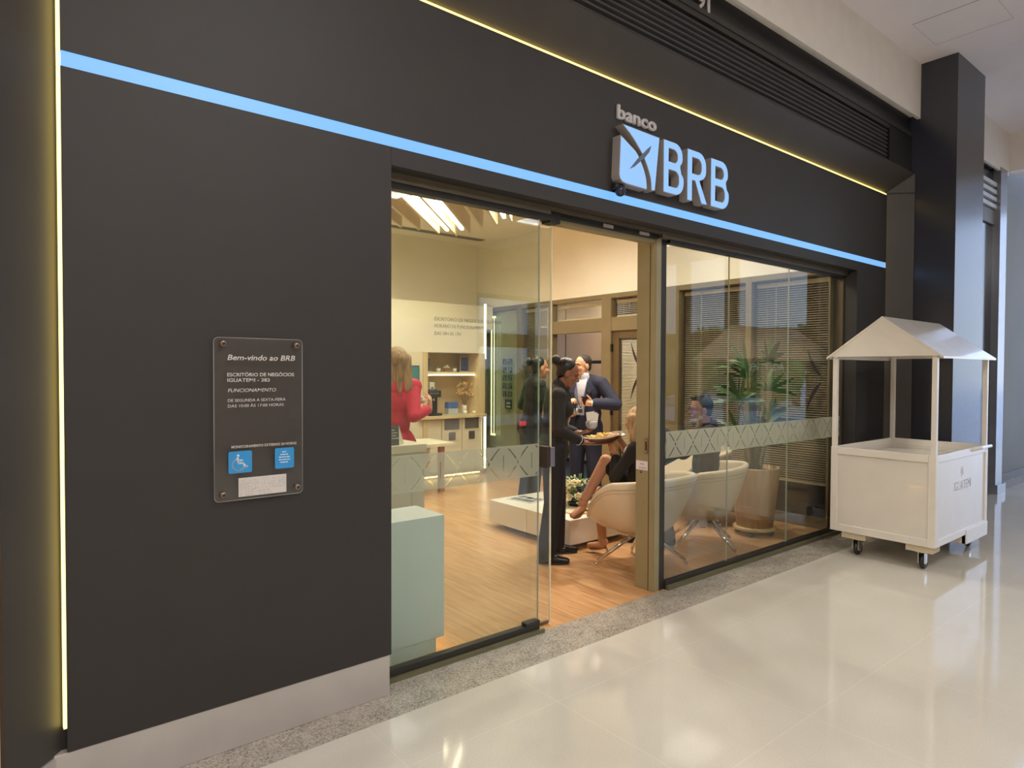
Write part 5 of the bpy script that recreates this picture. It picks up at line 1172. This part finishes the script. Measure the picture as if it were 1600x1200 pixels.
b = MB(); rnd = random.Random(4); vs = []; nx, ny = 13, 9
for j in range(ny):
    for i in range(nx):
        x, y = -0.17+0.36*i/(nx-1), -0.095+0.19*j/(ny-1); e_ = max(abs(x)/0.17, abs(y)/0.095); vs.append(tl(x, y, 0.002+0.04*max(0, e_-0.7)+rnd.uniform(-0.005, 0.007)))
b.add(vs, [(j*nx+i, j*nx+i+1, (j+1)*nx+i+1, (j+1)*nx+i) for j in range(ny-1) for i in range(nx-1)], True); o = b.build('sheet', mat('white_paper', (240, 236, 230), 0.8, noise=0), t)
sd = o.modifiers.new('thickness', 'SOLIDIFY'); sd.thickness = 0.0015
cp = MB(); rnd = random.Random(8)
for k in range(46):
    x, y = rnd.gauss(0.02, 0.06), rnd.gauss(0, 0.035); x = max(-0.1, min(0.13, x)); y = max(-0.065, min(0.065, y)); z = 0.022+rnd.uniform(0, 0.034)*(1-abs(x)/0.18)
    R = Matrix.Rotation(rnd.uniform(0, 6), 3, 'Z') @ Matrix.Rotation(rnd.uniform(-0.8, 0.8), 3, 'X')
    cp.ell(TC+tl(x, y, z), (0.018, 0.013, 0.0045), TR @ R, 8, 5)
tag(cp.build('chips', mat('golden_chips', (240, 190, 96), 0.6, noise=0.15, nscale=60)), 'heap of golden snacks on white paper in the serving dish', 'snack', kind='stuff')
t = thing('napkin_stack', 'white paper napkins tucked in a grey holder on her far hand', 'napkins', (3.905, 3.775, 1.065))
MB().lathe([(0, 0), (0.028, 0.002), (0.046, 0.022), (0.050, 0.045), (0.045, 0.062), (0.03, 0.068), (0, 0.068)], n=22).build('holder', mat('grey_holder', (176, 178, 180), 0.6), t)
b = MB()
for k, (a, tx) in enumerate(((0.35, -8), (0.5, 2), (0.65, 9), (0.25, 4))):
    R = Matrix.Rotation(-0.55+a*0.3, 3, 'Z') @ Matrix.Rotation(math.radians(tx), 3, 'Y'); b.box(-0.038+k*0.003, 0.036+k*0.003, -0.002+k*0.006, 0.001+k*0.006, 0.05, 0.145-k*0.006, R, V((0, -0.01, 0)))
b.build('napkins', mat('napkin_white', (236, 230, 220), 0.8, noise=0), t)
# --- second woman in black --------------------------------------------------
bd = V((0.86, -0.30, 0)).normalized(); rr_ = V((bd.y, -bd.x, 0))
P = person('woman in black with a bun standing behind the table, seen through the glass', (4.565, 5.31, 0.955), (4.60, 5.30, 1.455), (4.655, 5.275, 1.575), bd, V((0.95, -0.28, -0.05)),
    {'R': ((4.87, 5.08, 1.06), (0.85, -0.35, 0.0), (0, 0, 1), -1, 0.35, rr_*0.4-bd*0.8+DN*0.4), 'L': ((4.82, 5.42, 1.07), (0.85, 0.1, 0.0), (-0.2, -1, 0), 1, 0.4, -rr_*0.6-bd*0.5+DN*0.6)},
    standing((4.53, 5.33, 0), 0.085, 0.08, bd), sk_t, s=0.99, fem=True)
B = MB(); P.torso(B, 0.016); P.arms(B, 0.014, 0.86); B.ell(P.pel-P.bu*0.03, (0.178, 0.138, 0.13), P.R); B.cap(P.neck-P.bu*0.03, P.neck+P.bu*0.03+P.bf*0.01, 0.064, 0.060); B.fuse('shirt', c_blk, P.t, 0.007, 5)
B = MB(); P.legs(B, 0.024, flare=0.03); P.torso(B, 0.010, parts='p'); B.fuse('trousers', c_gry if False else c_trs, P.t, 0.007, 5)
for k in 'RL': shoe(P, k, m_sho)
cap_hair(P, h_blk, bun); brows(P, h_blk)
q = P.pel+P.bu*0.04+V((-0.78, 0.63, 0))*0.10+V((-0.62, -0.78, 0))*0.16; MB().box(-0.035, 0.035, -0.006, 0.006, -0.03, 0.02, frame(rr_), q).build('red_tag', mat('red_tag', (226, 62, 72), 0.5), P.t)
settle(P.t)
t = thing('cup_and_saucer', 'cream cup on a saucer held out behind the woman with the tray', 'cup', (4.965, 5.045, 1.075))
MB().lathe([(0, 0), (0.03, 0), (0.055, 0.012), (0.053, 0.014), (0.03, 0.005), (0, 0.005)], n=22).build('saucer', m_pot, t); MB().lathe([(0, 0.006), (0.018, 0.006), (0.026, 0.03), (0.032, 0.07), (0.030, 0.07), (0.024, 0.03), (0, 0.012)], n=18).build('cup', m_pot, t)
# --- man in the navy suit ---------------------------------------------------
bd = V((-0.93, -0.40, 0)).normalized(); rr_ = V((bd.y, -bd.x, 0))
P = person('man in a navy suit and lanyard holding a dark cup before the open doorway', (5.10, 5.02, 0.965), (5.07, 5.01, 1.465), (5.045, 5.02, 1.60), bd, V((-0.98, 0.12, -0.03)),
    {'R': ((4.875, 5.045, 1.20), (-0.25, -0.55, 0.35), (0.2, -0.3, -0.8), -1, 0.75, rr_*0.8-bd*0.3+DN*0.7), 'L': ((4.97, 4.79, 1.205), (-0.55, 0.62, 0.1), (-0.7, -0.3, 0.1), 1, 0.55, -rr_*0.9-bd*0.2+DN*0.6)},
    standing((5.12, 5.02, 0), 0.085, 0.11, bd), sk_f, s=1.0)
B = MB(); P.torso(B, 0.007); P.arms(B, 0.012, 0.93); B.cap(P.neck-P.bu*0.04, P.neck+P.bu*0.022+P.bf*0.01, 0.062, 0.063); B.fuse('shirt', c_shirt, P.t, 0.006, 4)
B = MB(); P.legs(B, 0.024, flare=0.012); P.torso(B, 0.016, parts='p'); B.fuse('trousers', c_nav, P.t, 0.007, 5)
B = MB(); P.torso(B, 0.027); P.arms(B, 0.024, 0.84); B.ell(P.pel-P.bu*0.08, (0.195, 0.155, 0.20), P.R); B.ell(P.pel+P.bu*0.12, (0.18, 0.14, 0.2), P.R)
for k in 'RL': B.cap(P.sh[k], P.neck-P.bu*0.015, 0.075, 0.072)
iR = P.R.transposed()
def opening(c):
    l = iR @ (c-P.pel); w_ = 0.05+0.035*max(0, (l.z-0.2)/0.3) if l.z > 0.12 else 0.05+0.16*(0.12-l.z)
    return (l.y > 0.02 and abs(l.x-0.012) < w_ and l.z > -0.3) or (l.z < -0.255)
o = B.fuse('jacket', c_nav, P.t, 0.006, 5, cut=opening)
sd = o.modifiers.new('cloth', 'SOLIDIFY'); sd.thickness = 0.006; sd.offset = 0
lp = MB()                                        # lapels
for sg in (1, -1):
    pts = [V((sg*0.055, 0.085, 0.475)), V((sg*0.135, 0.135, 0.40)), V((sg*0.118, 0.148, 0.36)), V((sg*0.045, 0.146, 0.12)), V((sg*0.075, 0.137, 0.36))]
    lp.add([P.pel+P.R @ p for p in pts], [(0, 1, 2, 3, 4) if sg > 0 else (4, 3, 2, 1, 0)])
lo_ = lp.build('lapels', c_nav, o); sd = lo_.modifiers.new('cloth', 'SOLIDIFY'); sd.thickness = 0.006
MB().ell(P.pel+P.bu*0.055, (0.152, 0.122, 0.02), P.R).build('belt', mat('brown_belt', (84, 56, 42), 0.5), P.t)
b = MB(); g = lambda x, y, z: P.pel+P.R @ V((x, y, z))
b.tube([g(-0.055, 0.03, 0.52), g(-0.062, 0.10, 0.45), g(-0.03, 0.135, 0.27), g(0, 0.135, 0.19)], 0.0045, 6).tube([g(0.055, 0.03, 0.52), g(0.062, 0.10, 0.45), g(0.03, 0.135, 0.27), g(0, 0.135, 0.19)], 0.0045, 6); b.build('lanyard', mat('lanyard_blue', (74, 92, 150), 0.6), P.t)
MB().box(-0.022, 0.022, -0.002, 0.002, -0.03, 0.01, P.R, g(0, 0.142, 0.17)).build('badge', mat('badge_dark', (70, 72, 90), 0.4, noise=0.3, nscale=60), P.t)
for k in 'RL': shoe(P, k, m_sho)
cap_hair(P, h_brn, None, 0.006, 0.014, 0.012, 0.006); brows(P, h_brn)
settle(P.t)
t = thing('coffee_cup', 'small dark cup held by the man in the navy suit', 'cup', P.wr['L']+V((-0.055, 0.075, -0.02)))
MB().lathe([(0, 0), (0.026, 0), (0.036, 0.085), (0.036, 0.09), (0.033, 0.09), (0.025, 0.01), (0, 0.01)], n=20).build('cup', m_plastb, t)
# --- woman in red behind the counter ----------------------------------------
bd = V((0.22, 1, 0)).normalized(); rr_ = V((bd.y, -bd.x, 0))
P = person('woman with light brown hair in a crimson top seen from behind at the counter', (2.56, 4.68, 0.95), (2.555, 4.66, 1.47), (2.575, 4.68, 1.61), bd, V((0.30, 1, -0.08)),
    {'R': ((2.84, 4.60, 1.23), (0.1, 0.0, 0.8), (-0.5, 0.6, 0.1), -1, 0.6, rr_*0.02-bd*0.5+DN*1.0), 'L': ((2.48, 4.95, 1.15), (0.5, 0.5, 0.3), (1, 0, 0), 1, 0.5, -rr_*0.6-bd*0.4+DN*0.7)},
    standing((2.56, 4.70, 0), 0.085, 0.09, bd), sk_f, s=1.0, fem=True)
B = MB(); P.torso(B, 0.018); P.arms(B, 0.017, 0.80); B.ell(P.pel-P.bu*0.06, (0.185, 0.145, 0.16), P.R); B.cap(P.neck-P.bu*0.05, P.neck-P.bu*0.0, 0.07, 0.062); B.fuse('sweater', c_red, P.t, 0.007, 5)
B = MB(); P.legs(B, 0.018, flare=0.012); P.torso(B, 0.008, parts='p'); B.fuse('trousers', c_trs, P.t, 0.008, 5)
for k in 'RL': shoe(P, k, m_sho)
def bob(b):
    b.ell(P.h(0, -0.04, 0.022), (0.094, 0.098, 0.102), P.H)
    for x, y, l in ((0.078, -0.02, -0.20), (-0.078, -0.02, -0.20), (0.055, -0.075, -0.225), (-0.055, -0.075, -0.225), (0.0, -0.095, -0.235), (0.088, -0.05, -0.215), (-0.088, -0.05, -0.215)):
        b.cap(P.h(x*0.9, y, 0.03), P.h(x*1.12, y*0.9-0.012, l), 0.036, 0.022)
cap_hair(P, h_lbr, bob); brows(P, h_lbr); settle(P.t)
t = thing('paper_napkin', 'crumpled white napkin in the raised hand of the woman in crimson', 'napkin', P.wr['R']+V((-0.055, 0.045, 0.075)))
b = MB(); rnd = random.Random(12)
for k in range(9): b.ell((rnd.uniform(-.03, .03), rnd.uniform(-.02, .02), rnd.uniform(-.025, .025)), (rnd.uniform(.018, .034), rnd.uniform(.014, .022), rnd.uniform(.016, .028)), Matrix.Rotation(rnd.uniform(0, 3), 3, 'X'), 8, 6)
b.fuse('sheet', mat('napkin_white', (236, 230, 220), 0.8, noise=0), t, 0.006, 1)
# --- seated woman in the black dress -----------------------------------------
bd = V((-0.22, 1, 0)).normalized(); rr_ = V((bd.y, -bd.x, 0))
P = person('seated woman in a black dress with long streaked hair and crossed legs', (4.06, 3.39, 0.545), (4.045, 3.335, 1.00), (4.008, 3.385, 1.15), bd, V((-0.05, 1.0, -0.05)),
    {'R': ((4.00, 3.575, 1.015), (-0.85, 0.30, 0.02), (0.1, -0.2, -1), -1, 0.55, rr_*0.9-bd*0.2+DN*0.6), 'L': ((3.935, 3.53, 0.89), (-0.15, 0.45, 0.65), (0.8, -0.1, 0), 1, 0.5, -rr_*0.8-bd*0.5+DN*0.9)},
    {'R': (V((3.80, 3.775, 0.455)), V((-0.82, 0.05, -0.52)), V((0.1, 0.25, 1))), 'L': (V((4.03, 3.76, 0.115)), V((-0.35, 0.90, -0.3)), V((0, 0.5, 1)))}, sk_t, s=0.96, fem=True)
B = MB(); P.torso(B, 0.014); P.arms(B, 0.012, 0.75, 'L'); P.arms(B, 0.012, 0.0, 'R')
for k in 'RL': B.cap(P.hip[k], P.hip[k]+(P.kn[k]-P.hip[k])*0.80, 0.098, 0.078)
B.fuse('dress', c_blk, P.t, 0.006, 5)
def longhair(b):
    b.ell(P.h(0, -0.03, 0.02), (0.090, 0.102, 0.098), P.H)
    for x, y, l in ((0.07, -0.04, -0.30), (-0.07, -0.04, -0.31), (0.045, -0.085, -0.36), (-0.045, -0.085, -0.37), (0.0, -0.10, -0.38), (-0.085, -0.02, -0.27)):
        b.cap(P.h(x, y, 0.03), P.h(x*1.15, y-0.02, l*0.5), 0.038, 0.034); b.cap(P.h(x*1.15, y-0.02, l*0.5), P.h(x*1.0, y-0.012, l), 0.034, 0.016)
cap_hair(P, h_blo, longhair); brows(P, h_blo)
MB().tube([P.sh['L']+V((0.055, -0.03, 0.06)), P.sh['L']+V((0.03, 0.03, 0.055)), P.sh['L']+V((-0.01, 0.075, 0.0)), P.sh['L']+V((-0.03, 0.09, -0.07))], [0.008, 0.011, 0.011, 0.006], 8).build('white_trim', c_shirt, P.t)
m_san = mat('gold_sandal', (176, 128, 84), 0.35, 0.3)
for k in 'RL':
    a, d = P.an[k], P.toe[k]; up_z = V((0, 0, 1)); b = MB(); side = d.cross(up_z).normalized(); nn_ = side.cross(d).normalized()
    hp = a-up_z*0.058-d*0.03; tp = a+d*0.135-nn_*0.038
    vs = []
    for u, w_ in ((0, 0.022), (0.25, 0.020), (0.5, 0.026), (0.75, 0.036), (0.93, 0.028), (1.04, 0.008)):
        c = hp+(tp-hp)*u-nn_*(0.004+0.010*math.sin(PI*min(u, 1))); vs += [c-side*w_, c+side*w_, c+side*w_-nn_*0.008, c-side*w_-nn_*0.008]
    fs = []
    for i in range(5): fs += [(i*4, i*4+1, i*4+5, i*4+4), (i*4+1, i*4+2, i*4+6, i*4+5), (i*4+2, i*4+3, i*4+7, i*4+6), (i*4+3, i*4, i*4+4, i*4+7)]
    fs += [(3, 2, 1, 0), (20, 21, 22, 23)]; b.add(vs, fs); o = b.build('sandal', m_san, P.t)
    hb = (hp-nn_*0.085-d*0.012) if k == 'R' else V((hp.x-d.x*0.02, hp.y-d.y*0.02, 0.003))
    MB().tube([hp-nn_*0.006, (hp+hb)/2-d*0.006, hb], [0.011, 0.006, 0.0045], 8).build('heel', m_san, o)
    ax = (P.kn[k]-a).normalized(); ca = a+ax*0.03
    MB().tube([ca+Matrix.Rotation(q*PI/8, 3, ax) @ (ax.orthogonal().normalized()*0.0385) for q in range(17)], 0.0028, 6).tube([hp+side*0.02, ca+side*0.036], 0.0026, 5).tube([hp-side*0.02, ca-side*0.036], 0.0026, 5).build('ankle_strap', m_san, o)
    MB().tube([hp+(tp-hp)*0.8+side*0.034, hp+(tp-hp)*0.8+nn_*0.034, hp+(tp-hp)*0.8-side*0.034], 0.004, 6).build('toe_strap', m_san, o)
settle(P.t)
# --- seated man with glasses --------------------------------------------------
bd = V((-0.62, 0.78, 0)).normalized(); rr_ = V((bd.y, -bd.x, 0))
P = person('seated man with glasses and grey beard in a dark jacket behind the glass', (4.94, 3.39, 0.55), (4.975, 3.375, 1.06), (4.905, 3.41, 1.205), bd, V((-0.80, 0.58, -0.04)),
    {'R': ((4.72, 3.72, 0.72), (-0.5, 0.6, -0.2), (0, 0, -1), -1, 0.4, rr_*0.8-bd*0.3+DN*0.5), 'L': ((4.53, 3.54, 1.03), (-0.45, 0.1, 0.75), (-0.6, 0.3, -0.6), 1, 0.75, -rr_*0.25-bd*0.1+DN*1.0)},
    {'R': (V((4.70, 3.60, 0.085)), bd, bd+V((0, 0, 0.4))), 'L': (V((4.60, 3.75, 0.085)), bd, bd+V((0, 0, 0.4)))}, sk_m, s=1.0)
B = MB(); P.torso(B, 0.010, parts='c'); B.cap(P.neck-P.bu*0.05, P.neck+P.bu*0.012, 0.068, 0.064); B.fuse('shirt', c_blk, P.t, 0.007, 4)
B = MB(); P.torso(B, 0.026); P.arms(B, 0.024, 0.86); B.cap(P.neck-P.bu*0.05-P.bf*0.02, P.neck+P.bu*0.0-P.bf*0.015, 0.075, 0.070); B.fuse('jacket', mat('charcoal_jacket', (44, 42, 46), 0.8, noise=0.05, nscale=30, bump=0.12, bscale=20), P.t, 0.007, 5)
B = MB(); P.legs(B, 0.022, flare=0.012); P.torso(B, 0.008, parts='p'); B.fuse('trousers', c_gry, P.t, 0.007, 5)
for k in 'RL': shoe(P, k, m_sho)
b0 = lambda b: [b.ell(P.h(random.Random(k).uniform(-.05, .05), random.Random(k+50).uniform(-.06, .05), random.Random(k+90).uniform(.10, .125)), (0.028, 0.028, 0.022), P.H, 8, 6) for k in range(14)]
random.seed(1); cap_hair(P, mat('dark_curly_hair', (34, 30, 28), 0.75, noise=0.25, nscale=90, bump=0.8, bscale=140), b0, 0.006, 0.016, 0.014, 0.008); brows(P, h_blk)
bb = MB()
for x, y, z, r in ((0, 0.066, -0.098, 0.030), (0.028, 0.054, -0.09, 0.027), (-0.028, 0.054, -0.09, 0.027), (0.05, 0.022, -0.065, 0.022), (-0.05, 0.022, -0.065, 0.022), (0.06, -0.004, -0.035, 0.014), (-0.06, -0.004, -0.035, 0.014), (0, 0.064, -0.118, 0.022)): bb.ell(P.h(x, y, z), (r, r, r), P.H, 10, 8)
bb.cap(P.h(-0.03, 0.082, -0.043), P.h(0, 0.090, -0.038), 0.006, 0.007).cap(P.h(0.03, 0.082, -0.043), P.h(0, 0.090, -0.038), 0.006, 0.007)
bb.fuse('beard', mat('grey_beard', (176, 164, 150), 0.8, noise=0.15, nscale=80, bump=0.6, bscale=140), P.t, 0.005, 3)
gb = MB()
for sg in (1, -1):
    gb.tube([P.h(sg*0.033+0.025*math.cos(2*PI*k/16), 0.094-abs(0.025*math.cos(2*PI*k/16))*0.1, 0.004+0.020*math.sin(2*PI*k/16)) for k in range(17)], 0.0026, 6); gb.tube([P.h(sg*0.058, 0.088, 0.010), P.h(sg*0.078, 0.0, 0.012), P.h(sg*0.080, -0.02, 0.0)], 0.0025, 6)
gb.tube([P.h(-0.009, 0.096, 0.008), P.h(0.009, 0.096, 0.008)], 0.0025, 6); gb.build('glasses', m_plastb, P.t)
settle(P.t)
